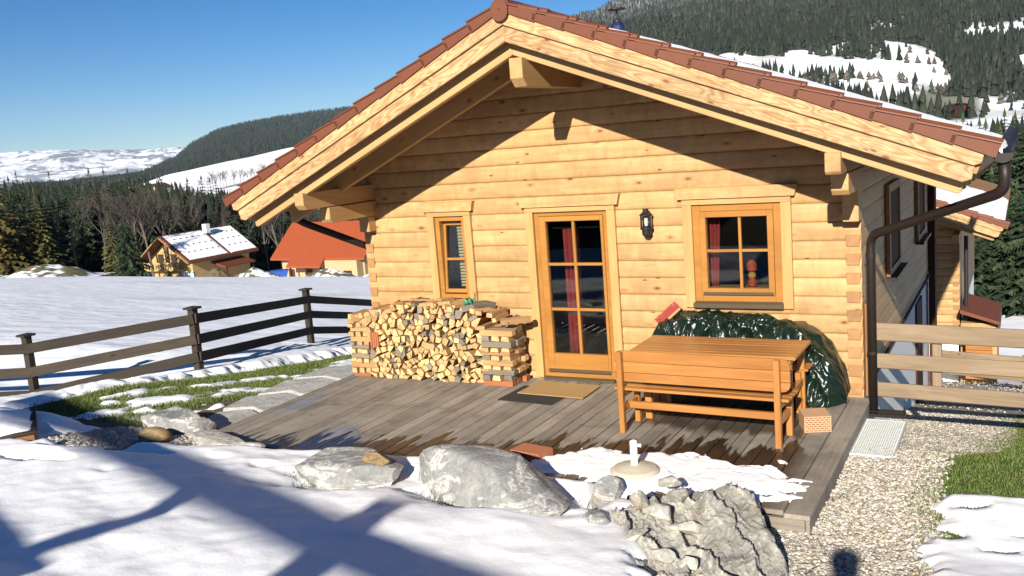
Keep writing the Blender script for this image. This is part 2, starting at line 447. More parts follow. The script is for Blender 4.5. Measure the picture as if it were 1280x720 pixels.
class MB:
    def __init__(self): self.v = []; self.f = []; self.mi = []; self.c = []
    def add(self, vs, fs, mi=0):
        n = len(self.v); self.v += [tuple(p) for p in vs]
        for f in fs: self.f.append(tuple(n + i for i in f)); self.mi.append(mi)
        return self
    def box(self, a, b, mi=0):
        x0, y0, z0 = a; x1, y1, z1 = b
        return self.add([(x0, y0, z0), (x1, y0, z0), (x1, y1, z0), (x0, y1, z0), (x0, y0, z1), (x1, y0, z1), (x1, y1, z1), (x0, y1, z1)],
                        [(0, 3, 2, 1), (4, 5, 6, 7), (0, 1, 5, 4), (1, 2, 6, 5), (2, 3, 7, 6), (3, 0, 4, 7)], mi)
    def bar(self, p0, p1, w, h, up=(0, 0, 1), mi=0):
        p0 = Vector(p0); p1 = Vector(p1); d = (p1 - p0).normalized(); s = d.cross(Vector(up)).normalized(); u = s.cross(d)
        vs = [p + s * (a * w / 2) + u * (b * h / 2) for p in (p0, p1) for a, b in ((-1, -1), (1, -1), (1, 1), (-1, 1))]
        return self.add(vs, [(0, 1, 2, 3), (7, 6, 5, 4), (0, 4, 5, 1), (1, 5, 6, 2), (2, 6, 7, 3), (3, 7, 4, 0)], mi)
    def prism(self, poly, axis, a, b, mi=0, mi_cap=None):
        """poly of 2D points in the two other axes, extruded along axis"""
        n = len(poly)
        def P(q, t):
            if axis == 0: return (t, q[0], q[1])
            if axis == 1: return (q[0], t, q[1])
            return (q[0], q[1], t)
        vs = [P(q, a) for q in poly] + [P(q, b) for q in poly]
        self.add(vs, [(i, (i + 1) % n, n + (i + 1) % n, n + i) for i in range(n)], mi)
        k = len(self.v) - 2 * n
        for f in (tuple(k + i for i in reversed(range(n))), tuple(k + n + i for i in range(n))):
            self.f.append(f); self.mi.append(mi if mi_cap is None else mi_cap)
        return self
    def tube(self, path, r, n=8, cap=True, mi=0):
        path = [Vector(p) for p in path]; rs = r if hasattr(r, '__len__') else [r] * len(path)
        rings = []; ref = None; base = len(self.v)
        for i, p in enumerate(path):
            d = (path[min(i + 1, len(path) - 1)] - path[max(i - 1, 0)]).normalized()
            if ref is None: ref = d.orthogonal().normalized()
            ref = (ref - d * ref.dot(d)).normalized(); s = d.cross(ref)
            for k in range(n):
                a = 2 * math.pi * k / n
                self.v.append(tuple(p + (ref * math.cos(a) + s * math.sin(a)) * rs[i]))
        for i in range(len(path) - 1):
            for k in range(n):
                a = base + i * n; k2 = (k + 1) % n
                self.f.append((a + k, a + k2, a + n + k2, a + n + k)); self.mi.append(mi)
        if cap:
            self.f.append(tuple(base + k for k in reversed(range(n)))); self.mi.append(mi)
            e = base + (len(path) - 1) * n
            self.f.append(tuple(e + k for k in range(n))); self.mi.append(mi)
        return self
    def lathe(self, prof, c, n=20, mi=0):
        base = len(self.v)
        for r, z in prof:
            for k in range(n):
                a = 2 * math.pi * k / n
                self.v.append((c[0] + r * math.cos(a), c[1] + r * math.sin(a), c[2] + z))
        for i in range(len(prof) - 1):
            for k in range(n):
                k2 = (k + 1) % n; a = base + i * n
                self.f.append((a + k, a + k2, a + n + k2, a + n + k)); self.mi.append(mi)
        self.f.append(tuple(base + k for k in reversed(range(n)))); self.mi.append(mi)
        e = base + (len(prof) - 1) * n
        self.f.append(tuple(e + k for k in range(n))); self.mi.append(mi)
        return self
    def mesh(self, name, mats, smooth=False, fix=True):
        me = bpy.data.meshes.new(name)
        me.from_pydata(self.v, [], self.f)
        for m in (mats if isinstance(mats, (list, tuple)) else [mats]): me.materials.append(m)
        if any(self.mi): me.polygons.foreach_set('material_index', self.mi)
        if smooth:
            me.polygons.foreach_set('use_smooth', [True] * len(me.polygons))
        me.update()
        if fix:
            bm = bmesh.new(); bm.from_mesh(me); bmesh.ops.recalc_face_normals(bm, faces=bm.faces); bm.to_mesh(me); bm.free()
        return me
    def build(self, name, mats, parent=None, mw=None, smooth=False, bevel=0.0, fix=True):
        o = bpy.data.objects.new(name, self.mesh(name, mats, smooth, fix))
        link(o, parent, mw)
        if bevel:
            md = o.modifiers.new('bevel', 'BEVEL'); md.width = bevel; md.segments = 1; md.limit_method = 'ANGLE'
        return o

def frame_x(p0, p1, up=(0, 0, 1)):
    """matrix whose X runs p0->p1"""
    p0 = Vector(p0); p1 = Vector(p1)
    x = (p1 - p0).normalized(); y = Vector(up).cross(x).normalized(); z = x.cross(y)
    m = Matrix.Identity(4)
    for i in range(3): m[i][0] = x[i]; m[i][1] = y[i]; m[i][2] = z[i]; m[i][3] = p0[i]
    return m, (p1 - p0).length

def board(name, p0, p1, w, h, mat, parent=None, up=(0, 0, 1), bevel=0.004, ends=0.0):
    """board whose grain follows its length; w across (local y), h along local z, centred on p0-p1"""
    m, L = frame_x(p0, p1, up)
    b = MB()
    if ends:
        e = min(ends, h * .9)
        b.prism([(0, -h / 2 + e), (e, -h / 2), (L - e, -h / 2), (L, -h / 2 + e), (L, h / 2), (0, h / 2)], 1, -w / 2, w / 2)
    else: b.box((0, -w / 2, -h / 2), (L, w / 2, h / 2))
    return b.build(name, mat, parent, m, bevel=bevel)

def vbox(name, a, b, mat, parent=None, grain=2, bevel=0.003):
    """axis aligned board given by two corners, grain along the given axis"""
    a = Vector(a); b = Vector(b); c = (a + b) / 2; s = b - a
    p0 = c.copy(); p1 = c.copy(); p0[grain] = a[grain]; p1[grain] = b[grain]
    if grain == 2: return board(name, p0, p1, abs(s.y), abs(s.x), mat, parent, (1, 0, 0), bevel)
    if grain == 0: return board(name, p0, p1, abs(s.y), abs(s.z), mat, parent, (0, 0, 1), bevel)
    return board(name, p0, p1, abs(s.x), abs(s.z), mat, parent, (0, 0, 1), bevel)

def set_col(me, cols, per_vertex=True):
    a = me.color_attributes.new('col', 'FLOAT_COLOR', 'POINT')
    c = np.ones((len(me.vertices), 4), np.float32); c[:, :3] = cols
    a.data.foreach_set('color', c.ravel())

def np_mesh(name, V, F, mat, cols=None, smooth=False):
    V = np.asarray(V, np.float32); F = np.asarray(F, np.int32)
    me = bpy.data.meshes.new(name)
    k = F.shape[1]
    me.vertices.add(len(V)); me.vertices.foreach_set('co', V.ravel())
    me.loops.add(F.size); me.loops.foreach_set('vertex_index', F.ravel())
    me.polygons.add(len(F))
    me.polygons.foreach_set('loop_start', np.arange(0, F.size, k, dtype=np.int32))
    me.polygons.foreach_set('loop_total', np.full(len(F), k, np.int32))
    if smooth: me.polygons.foreach_set('use_smooth', np.ones(len(F), bool))
    me.update(calc_edges=True)
    me.validate()
    me.materials.append(mat)
    if cols is not None: set_col(me, cols)
    return me

def grid_faces(nx, ny):
    i, j = np.meshgrid(np.arange(nx - 1), np.arange(ny - 1), indexing='ij')
    a = (i * ny + j).ravel()
    return np.stack([a, a + ny, a + ny + 1, a + 1], 1)

def copy_tree(o, mw, parent=None):
    c = o.copy(); COL.objects.link(c)
    c.matrix_basis = mw; WM[c.name] = mw.copy()
    if parent is not None:
        c.parent = parent
    for ch in list(o.children):
        d = ch.copy(); COL.objects.link(d)
        d.parent = c
        d.matrix_parent_inverse = ch.matrix_parent_inverse.copy()
    return c

# ------------------------------------------------------------------ terrain
def polar(x, y):
    dx = x - CAM.x; dy = y - CAM.y
    return np.hypot(dx, dy), np.degrees(np.arctan2(dx, dy))

def G(x, y):
    """height of the hillside, falling towards +y"""
    x = np.asarray(x, float); y = np.asarray(y, float)
    left = -.45 - .0168 * (x + 11) - .15 * (y - .5)
    right = np.interp(y, [-60, -10.5, -6.5, -4.6, -3.4, -1.2, 24, 60, 400], [9.0, 1.32, .14, .0, -.17, -.17, -5.9, -8.2, -20])
    lf = np.interp(y, [-60, -10.5, -6.5, -4.5, -3.2, -1.5, 1.0], [9.0, 1.32, .18, .08, .0, -.10, -.5])
    lf = np.where(y > 1.0, left, lf + (left - lf) * sstep(-1.5, 1.0, y))
    w = sstep(-8.0, -.8, x)
    w2 = sstep(-3.2, -1.2, x)
    w = np.where(y < -3.0, w2 + (w - w2) * sstep(-4, -3, y), w)
    z = lf + (right - lf) * w
    z = z - .42 * sstep(-10.4, -12.6, x) * sstep(3.0, -.5, y) * sstep(-7, -4, y)
    D, b = polar(x, y)
    fieldedge = sstep(84, 100, D) * sstep(-10, -30, b) * sstep(-150, -110, b)
    z = z - 1.5 * fieldedge
    # far ground levels out before the valley
    z = np.where((D > 120) & (y > 0), np.maximum(z, -14.5 - .01 * (D - 120)), z)
    # right field comes up again to the wooded slope
    return z

def under_cabin(x, y):
    return (x > -7.05) & (x < -.46) & (y > -3.2) & (y < 8)

def axis_pts(lo, hi, c0, c1, step, grow=1.16):
    a = list(np.arange(c0, c1 + 1e-6, step))
    s = step
    while a[-1] < hi: s *= grow; a.append(a[-1] + s)
    s = step
    while a[0] > lo: s *= grow; a.insert(0, a[0] - s)
    return np.array(a)

def lawn_mask(x, y):
    """1 where grass grows"""
    n = fbm(x * 1.1, y * 1.1, s=3)
    l = sstep(-8.0, -8.25, x + (n - .5) * .8) * sstep(-10.9, -10.2, x) * sstep(-3.1, -2.6, y) * sstep(6, 4, y)
    edge = np.interp(y, [-6, -3.4, -2.5, -1.3, -.6, 0.6, 3, 8], [.38, .30, .18, .26, .58, .74, .9, 1.0])
    r = sstep(-.16, .26, x - edge + (n - .5) * .35) * sstep(7, 3, y)
    return np.clip(np.maximum(l, r), 0, 1)

def gravel_mask(x, y):
    n = fbm(x * 1.3 + 5, y * 1.3, s=8)
    edge = np.interp(y, [-6, -3.4, -2.5, -1.3, -.6, 0.6, 3, 8, 16], [.50, .42, .32, .40, .70, .86, 1.0, 1.15, 1.6])
    r = sstep(.1, -.05, x - edge + (n - .5) * .35) * sstep(-1.6, -1.0, x) * sstep(16, 13, y)
    return np.clip(r, 0, 1)

gx = axis_pts(-420, 420, -13, 3.2, .09); gy = axis_pts(-420, 420, -7.5, 6.5, .09)
XX, YY = np.meshgrid(gx, gy, indexing='ij')
ZZ = G(XX, YY)
ZZ = ZZ + (fbm(XX * .8, YY * .8, s=1) - .5) * .07 * sstep(3, 0, np.abs(XX + 4) - 9)
Dg, Bg = polar(XX, YY)
ZZ = ZZ + (fbm(XX * .12, YY * .12, s=2) - .5) * .5 * sstep(14, 40, Dg)
uc = under_cabin(XX, YY)
ZZ = np.where(uc, np.minimum(ZZ, -.30), ZZ)
Lm = lawn_mask(XX, YY); Gm = gravel_mask(XX, YY)
soil = np.array([.11, .082, .052]); grassc = np.array([.050, .082, .018]); gravc = np.array([.30, .26, .20]); snowc = np.array([.88, .895, .92])
cols = np.tile(soil, XX.shape + (1,))
cols = cols + (gravc - cols) * Gm[..., None]
cols = cols + (grassc - cols) * (Lm * (1 - .8 * Gm))[..., None]
far = np.clip(sstep(12.5, 13.2, np.hypot(XX + 2.0, (YY + 1.5) * 1.0) + (XX < -10.8) * 4 + (fbm(XX * .6, YY * .6, s=5) - .5) * 1.5), 0, 1)
rt = (XX > -1) & (YY > 6); far = np.where(rt, far * (1 - .9 * Gm), far)
cols = cols + (snowc - cols) * far[..., None]
# tufts of last summer's grass poking through the meadow snow
tu = sstep(.70, .78, fbm(XX * .5, YY * 1.6, s=31)) * far * sstep(20, 40, Dg) * .35
cols = cols + (np.array([.25, .24, .16]) - cols) * tu[..., None]
V = np.stack([XX, YY, ZZ], -1).reshape(-1, 3)
ground = bpy.data.objects.new('ground', np_mesh('ground', V, grid_faces(len(gx), len(gy)), M['ground'], cols.reshape(-1, 3), True))
link(ground); tag(ground, kind='structure')

# the ground material takes snow's smoother finish where it is snow
def _ground_nodes():
    nt = M['ground'].node_tree
    b = [n for n in nt.nodes if n.type == 'BSDF_PRINCIPLED'][0]
    g = N(nt)
    geo = g('NewGeometry')
    dist = g('VectorMath', operation='DISTANCE', i_0=geo.outputs['Position'], i_1=tuple(CAM)).outputs['Value']
    a = [n for n in nt.nodes if n.type == 'ATTRIBUTE'][0]
    white = g.ramp(g('SeparateColor', i_0=a.outputs['Color']).outputs[2], [(.5, 0.), (.8, 1.)])
    mixn = [n for n in nt.nodes if n.type == 'MIX'][0]
    f = g.math('SUBTRACT', 1.0, g.math('MULTIPLY', white, .92))
    nt.links.new(f, mixn.inputs[0])
    # wind ripples of the snow field
    P = g.vmath('MULTIPLY', geo.outputs['Position'], (1.0, 1.0, 1))
    h = g.math('ADD', g.noise(P, .8, 2, .5), g.math('MULTIPLY', g.noise(P, 3.5, 2), .12))
    nb = g.bump(h, .45, .22)
    nb0 = b.inputs['Normal'].links[0].from_socket
    mv = g('Mix', data_type='VECTOR')
    nt.links.new(white, mv.inputs[0]); nt.links.new(nb0, mv.inputs[4]); nt.links.new(nb, mv.inputs[5])
    nt.links.new(mv.outputs[1], b.inputs['Normal'])
_ground_nodes()

def Gs(x, y):
    """ground surface as meshed, single point"""
    return float(G(np.array([x]), np.array([y]))[0])

# ------------------------------------------------------------------ snow lying near the cabin (uncountable: one sheet that dips under the ground where it has melted)
def snow_depth(x, y):
    n1 = fbm(x * 1.0, y * 1.0, s=41); n2 = fbm(x * 4.2, y * 4.2, s=45, o=3); n3 = fbm(x * 11, y * 11, s=49, o=2)
    t = np.full(x.shape, -.05)
    # foreground bank in front of the deck
    front = np.interp(x, [-14, -9, -8.2, -7.3, -6.6, -5.2, -3.6, -2.5, -1.75, -1.6, -1.2, -1.0], [-2.3, -3.0, -3.3, -3.45, -3.42, -2.86, -2.82, -2.95, -3.10, -3.75, -4.30, -5.4])
    d = front + (n1 - .5) * .3 - y
    bank = -.04 + .17 * sstep(-.03, .42, d) + (n1 - .5) * .06
    t = np.maximum(t, bank)
    # right lawn patch
    ex = np.interp(y, [-7, -4.2, -3.5, -3.0, -2.55, -2.2, -1.95], [.50, .46, .34, .34, .36, .5, 1.9])
    r = (x - ex) * .5 + (n2 - .5) * .18 + (n3 - .5) * .04
    hole = lambda cx, cy, rx, ry: np.clip(1 - np.hypot((x - cx) / rx, (y - cy) / ry), 0, 1)
    r = r - .5 * hole(.86, -3.18, .19, .13) - .4 * hole(.62, -2.42, .15, .08) - .35 * hole(.96, -2.86, .1, .07) - .4 * hole(.52, -3.0, .13, .14) - .3 * hole(.82, -3.62, .1, .05)
    t = np.maximum(t, np.where(y < -1.85, np.clip(r * .9, -.05, .06), -.05))
    # lawn on the left: old snow in streaks
    sl = fbm(x * 2.6, y * 1.5, s=61, o=4)
    lawn = np.clip((sl - .595) * .6 + .03 * sstep(-8.9, -9.6, x) * sstep(-1.0, -2.4, y) + .02 * np.sin(x * 2 + y) + .035 * sstep(.2, 1.5, y), -.05, .045)
    band = np.abs(x + 8.95 - .18 * (y + 2.0) + (n1 - .5) * .5)
    lawn = np.maximum(lawn, np.clip(.035 - band * .16 + (n2 - .5) * .16, -.05, .05))
    lawn = np.where((x < -7.95) & (y > -3.0), lawn, -.05)
    lawn = lawn - .08 * sstep(-10.0, -10.25, x) * sstep(-11.05, -10.8, x) * sstep(-2.6, -2.0, y)
    t = np.maximum(t, lawn)
    # meadow beyond the fence
    t = np.maximum(t, np.clip((-10.75 - x) * .5 + (n2 - .5) * .25, -.05, .13))
    # bare stony places in the bank
    def bare(cx, cy, rx, ry, a=.26):
        return a * np.clip(1.25 - np.hypot((x - cx) / rx + (n2 - .5) * .7, (y - cy) / ry + (n2 - .5) * .7), 0, 1)
    t = t - bare(-8.1, -3.75, .75, .42) - bare(-7.0, -4.02, .55, .12, .2) - bare(-7.35, -3.45, .5, .2, .2) - bare(-6.55, -3.40, .55, .22) - bare(-8.35, -2.95, .7, .28, .2)
    t = t - bare(-7.9, -4.55, .5, .14, .2) - bare(-.80, -4.3, .5, .8, .3) - bare(-1.2, -3.72, .55, .3, .3)
    # around the two boulders snow has shrunk back
    t = t - bare(-4.42, -3.95, .62, .38, .14) - bare(-2.92, -3.82, .78, .42, .16) - bare(-2.1, -3.45, .12, .3, .25)
    # trodden dents and melt hollows
    for fx, fy in ((-5.9, -4.0), (-5.55, -4.28), (-5.1, -4.36), (-6.3, -4.5), (-6.7, -4.62)):
        t = t - .03 * np.clip(1 - np.hypot((x - fx) * 1.1, (y - fy) * 1.7) / .17, 0, 1) ** .6 * (t > .03)
    t = t + (fbm(x * 2.4, y * 2.4, s=53, o=4) - .5) * .035 * (t > .02)
    t = t - .07 * np.clip(1 - np.hypot(x + 5.35, (y + 3.95) * 1.3) / .16, 0, 1) - .03 * np.clip(1 - np.hypot(x + 4.9, (y + 4.3) * 1.2) / .3, 0, 1)
    t = t - .02 * np.clip(1 - np.hypot(x + 3.6, (y + 4.75) * 1.2) / .3, 0, 1)
    return t + (n3 - .5) * .012

sx = np.arange(-13.2, 3.0, .045); sy = np.arange(-7.6, 4.5, .045)
SX, SY = np.meshgrid(sx, sy, indexing='ij')
ST = snow_depth(SX, SY)
SG = G(SX, SY) + (fbm(SX * .8, SY * .8, s=1) - .5) * .07
SG = np.where((SX > -6.7) & (SX < -2.2) & (SY > -3.5), np.maximum(SG, -.02 * np.ones_like(SG)), SG)
SZ = SG + ST
keep = ST > -.03
inhouse = (SX > -7.1) & (SX < -.43) & (SY > np.where(SX < -2.3, -2.70, -3.08))
keep &= ~inhouse
F = grid_faces(len(sx), len(sy))
kf = keep.ravel()[F].any(1)
F = F[kf]
used = np.unique(F); remap = np.full(SX.size, -1); remap[used] = np.arange(len(used))
V = np.stack([SX, SY, SZ], -1).reshape(-1, 3)[used]
snow = bpy.data.objects.new('snow', np_mesh('snow', V, remap[F], M['snow'], None, True))
link(snow); tag(snow, 'old snow lying over the garden and the rockery', 'snow', kind='stuff')

# snow left on the deck boards
dx_ = np.arange(-3.45, -.55, .02); dy_ = np.arange(-3.34, -2.0, .02)
DX, DY = np.meshgrid(dx_, dy_, indexing='ij')
n2 = fbm(DX * 3.5, DY * 6.5, s=71, o=4); n3 = fbm(DX * 13, DY * 13, s=75, o=2)
lo = np.interp(DX, [-3.45, -3.0, -2.6, -2.2, -1.8, -1.3, -.9, -.75], [-3.3, -2.75, -2.25, -2.3, -2.25, -2.4, -2.25, -2.5])
hi_ = np.interp(DX, [-3.4, -2.4, -1.9, -1.35, -.95, -.62], [-2.97, -3.06, -3.16, -3.24, -3.17, -3.05])
dd = np.minimum(lo - DY, (DY - hi_) * 1.3); dd = np.minimum(dd, (-.70 - DX) * 1.2)
T = np.clip(dd * .30 + (n2 - .47) * .16 + (n3 - .5) * .045, -.03, .052) + (n3 - .5) * .008
for cx, cy, rx, ry in ((-1.62, -2.78, .17, .09), (-2.25, -2.42, .22, .07), (-1.0, -2.45, .16, .07), (-.85, -3.0, .09, .06), (-1.1, -2.62, .12, .04), (-2.45, -2.62, .12, .04), (-1.32, -3.22, .12, .05)):
    T = T - .10 * np.clip(1 - np.hypot((DX - cx) / rx + (n2 - .5) * .9, (DY - cy) / ry + (n2 - .5) * .9), 0, 1)
F = grid_faces(len(dx_), len(dy_)); F = F[(T.ravel() > -.008)[F].any(1)]
used = np.unique(F); remap = np.full(DX.size, -1); remap[used] = np.arange(len(used))
V = np.stack([DX, DY, T + .002], -1).reshape(-1, 3)[used]
o = bpy.data.objects.new('snow', np_mesh('snow', V, remap[F], M['snow'], None, True))
link(o); tag(o, 'thin melting snow left on the front boards of the deck', 'snow', kind='stuff')

# ------------------------------------------------------------------ gravel and grass (uncountable)
ICO = None
def ico():
    global ICO
    if ICO is None:
        bm = bmesh.new(); bmesh.ops.create_icosphere(bm, subdivisions=1, radius=1)
        ICO = (np.array([v.co[:] for v in bm.verts]), np.array([[v.index for v in f.verts] for f in bm.faces])); bm.free()
    return ICO

def pebbles(name, pts, size, palette, label, rng):
    n = len(pts); V0, F0 = ico()
    sc = rng.uniform(size[0], size[1], (n, 1, 1)) * rng.uniform(.6, 1.15, (n, 1, 3)) * np.array([1, 1, .62])
    jit = rng.uniform(.8, 1.15, (n, len(V0), 1))
    a = rng.uniform(0, 6.283, n); ca, sa = np.cos(a), np.sin(a)
    P = V0[None] * sc * jit
    X = P[..., 0] * ca[:, None] - P[..., 1] * sa[:, None]; Y = P[..., 0] * sa[:, None] + P[..., 1] * ca[:, None]
    tilt = rng.normal(0, .25, (n, 2))
    Z = P[..., 2] + X * tilt[:, :1] + Y * tilt[:, 1:]
    P = np.stack([X, Y, Z], -1) + pts[:, None]
    F = (F0[None] + (np.arange(n) * len(V0))[:, None, None]).reshape(-1, 3)
    pal = np.array(palette); c = pal[rng.integers(0, len(pal), n)] * rng.uniform(.75, 1.2, (n, 1))
    o = bpy.data.objects.new(name, np_mesh(name, P.reshape(-1, 3), F, M['pebble'], np.repeat(c, len(V0), 0), False))
    link(o); return tag(o, label, 'gravel', kind='stuff')

rng = np.random.default_rng(5)
def scatter(n, x0, x1, y0, y1, mask, lift=0.0):
    x = rng.uniform(x0, x1, n); y = rng.uniform(y0, y1, n)
    k = rng.uniform(0, 1, n) < mask(x, y)
    x, y = x[k], y[k]
    z = G(x, y) + (fbm(x * .8, y * .8, s=1) - .5) * .07 + lift
    return np.stack([x, y, z], -1)
def dense_gravel(x, y):
    clear = (snow_depth(x, y) < .01) & ~((x > -7.1) & (x < -.44) & (y > -3.27) & (y < .2))
    thin = sstep(5, -1.5, y) * .75 + .25
    return gravel_mask(x, y) * clear * thin * (x > -1.2)
PAL = [(.42, .375, .30), (.50, .475, .41), (.35, .31, .25), (.53, .48, .38), (.32, .305, .28), (.40, .34, .25), (.56, .54, .50), (.26, .22, .175)]
pebbles('gravel', np.concatenate([scatter(84000, -1.2, 1.5, -4.9, 4.0, dense_gravel, .006), scatter(9000, -1.0, 2.0, 4.0, 15.0, dense_gravel, .012)]), (.006, .024), PAL, 'pale beige gravel strip running along the cabin', rng)
def cob(x, y):
    m = (np.hypot((x + 8.1) / .85, (y + 3.85) / .5) < 1) | (np.hypot((x + 7.0) / .6, (y + 4.05) / .14) < 1) | (np.hypot((x + 7.6) / .9, (y + 3.35) / .28) < 1) | (np.hypot((x + 7.9) / .55, (y + 4.55) / .15) < 1)
    return m * (snow_depth(x, y) < .02) * 1.0
pebbles('gravel', scatter(9000, -9.2, -6, -4.8, -2.9, cob, .012), (.020, .045), [(.36, .34, .31), (.45, .43, .39), (.30, .28, .25), (.40, .34, .27)], 'rounded grey pebbles beside the wooden planter box', rng)

def blades(name, pts, hmin, hmax, label, c0=(.062, .122, .018), c1=(.125, .170, .036)):
    n = len(pts)
    a = rng.uniform(0, 6.283, n); h = rng.uniform(hmin, hmax, n); w = rng.uniform(.0025, .005, n)
    lean = rng.normal(0, .45, (n, 2)) * h[:, None]
    d = np.stack([np.cos(a), np.sin(a), np.zeros(n)], -1) * w[:, None]
    mid = pts + np.stack([lean[:, 0] * .35, lean[:, 1] * .35, h * .6], -1)
    tip = pts + np.stack([lean[:, 0], lean[:, 1], h], -1)
    V = np.stack([pts - d, pts + d, mid + d * .7, mid - d * .7, tip], 1).reshape(-1, 3)
    k = np.arange(n)[:, None] * 5
    F = np.concatenate([k + [0, 1, 2], k + [0, 2, 3], k + [3, 2, 4]])
    t = rng.uniform(0, 1, (n, 1)); c = np.array(c0) * (1 - t) + np.array(c1) * t
    dry = rng.uniform(0, 1, (n, 1)) < .24; c = np.where(dry, [.17, .14, .06], c)
    o = bpy.data.objects.new(name, np_mesh(name, V, F, M['grass'], np.repeat(c, 5, 0)))
    link(o); return tag(o, label, 'grass', kind='stuff')
def g_l(x, y): return lawn_mask(x, y) * (snow_depth(x, y) < .012) * (x < -7.9)
def g_r(x, y): return lawn_mask(x, y) * (snow_depth(x, y) < .008) * (x > .05)
blades('grass', scatter(60000, -11.2, -7.9, -3.1, 4.5, g_l, -.005), .03, .075, 'green lawn showing between snow streaks along the dark fence')
blades('grass', scatter(95000, .05, 2.2, -3.9, 4.5, g_r, -.005), .014, .040, 'green lawn beside the gravel strip')
def g_t(x, y):
    r = np.zeros_like(x)
    for cx, cy, q in ((-5.33, -3.93, .10), (-4.95, -3.75, .06), (-4.62, -4.2, .1), (-3.55, -3.72, .14), (-4.0, -3.6, .12), (-2.2, -3.45, .1), (-4.9, -4.0, .12), (-3.3, -4.05, .2), (-7.9, -2.9, .2), (-1.9, -4.35, .12)):
        r = np.maximum(r, np.hypot(x - cx, y - cy) < q)
    return r
blades('grass', scatter(16000, -8.5, -1.5, -4.8, -2.7, g_t, .0), .05, .13, 'moss and grass tufts poking out between boulders and snow', (.03, .055, .012), (.12, .12, .04))

# ------------------------------------------------------------------ hills and mountains
def hill(name, b0, b1, nb, d0, d1, nd, zf, mat, colf=None):
    b = np.linspace(b0, b1, nb); d = d0 * (d1 / d0) ** np.linspace(0, 1, nd)
    Bm, Dm = np.meshgrid(b, d, indexing='ij')
    X = CAM.x + Dm * np.sin(np.radians(Bm)); Y = CAM.y + Dm * np.cos(np.radians(Bm))
    Z = zf(Bm, Dm, X, Y)
    V = np.stack([X, Y, Z], -1).reshape(-1, 3)
    cols = None if colf is None else colf(Bm, Dm, X, Y, Z).reshape(-1, 3)
    o = bpy.data.objects.new(name, np_mesh(name, V, grid_faces(nb, nd), mat, cols, True))
    link(o); tag(o, kind='structure')
    return o
def elev_to_z(e, D): return CAM.z + D * np.tan(np.radians(e))
M['hill'] = vcol_mat('hillside', .95, .18, .02)
M['peaks'] = vcol_mat('snowy_peaks', .9, .1, .004)
SNOW = np.array([.84, .86, .90])

# wooded mountain to the right
def m4_e(b, D):
    top = np.interp(b, [-34, -28, -22.6, -21.2, -15, -8, 0, 20], [2.5, 4.6, 6.7, 7.5, 10.6, 12.5, 13, 13])
    edge = np.interp(b, [-34, -22, -13, -7, -4, 0, 6, 20], [2.2, 2.4, 2.9, 2.0, .7, .4, .4, .6])
    low = np.interp(b, [-34, -13, -6, 0, 20], [-2, -1.2, -1.6, -2.0, -2.0])
    t1 = np.clip((D - 300) / 500, 0, 1); t2 = np.clip((D - 800) / 1100, 0, 1)
    return np.where(D < 800, low + (edge - low) * t1, edge + (top - edge) * t2 ** .85)
def m4_z(b, D, X, Y):
    z = elev_to_z(m4_e(b, D), D)
    z = z + (fbm(X * .006, Y * .006, s=81, o=5) - .5) * 70 * sstep(450, 1300, D) + (fbm(X * .02, Y * .02, s=83) - .5) * 12 * sstep(350, 600, D)
    return z - 60 * sstep(1950, 2400, D)
def m4_forest(b, D, X, Y):
    e = m4_e(b, D)
    n = fbm(X * .009, Y * .009, s=91, o=4)
    edge = np.interp(b, [-34, -22, -16, -13, -9, -7, -5, -4, -3, -1.5, 0, 20], [3.2, 3.6, 3.8, 3.4, 3.7, 3.6, 3.2, 1.9, .5, .8, 2.2, 2.2])
    f = sstep(-.05, .2, (e - edge) * .5 + (n - .5) * .8)
    clump = sstep(.60, .66, fbm(X * .022 + 4, Y * .022, s=93, o=3)) * sstep(-1.0, -.2, e)
    clear = sstep(.62, .68, fbm(X * .012 + 9, Y * .012, s=95)) * sstep(7.5, 3.5, e)
    return np.clip(np.maximum(f, clump * .6) * (1 - .9 * clear), 0, 1)
def m4_col(b, D, X, Y, Z):
    f = m4_forest(b, D, X, Y)[..., None]
    e = m4_e(b, D)
    c = np.tile(SNOW, b.shape + (1,))
    rough = sstep(.52, .7, fbm(X * .02, Y * .02, s=99))[..., None]
    c = c + (np.array([.20, .175, .12]) - c) * rough * .45
    gr = (sstep(2.2, 1.4, np.abs(b + 3.9)) * sstep(.9, .3, np.abs(e + .05 - .1 * (b + 4)) - .3 + (fbm(X * .03, Y * .03, s=77) - .5) * 1.2))[..., None]
    c = c + (np.array([.105, .105, .045]) - c) * gr * .9
    ff = f * (.62 + .38 * sstep(.45, .55, fbm(X * .03, Y * .03, s=98)))[..., None]
    return c + (np.array([.022, .026, .020]) - c) * np.clip(f * (.93 - .33 * sstep(5.0, 8.0, e)[..., None] * sstep(.5, .56, fbm(X * .03, Y * .03, s=98))[..., None]), 0, 1)
hill('mountain', -34, 14, 240, 300, 2400, 200, m4_z, M['hill'], m4_col)

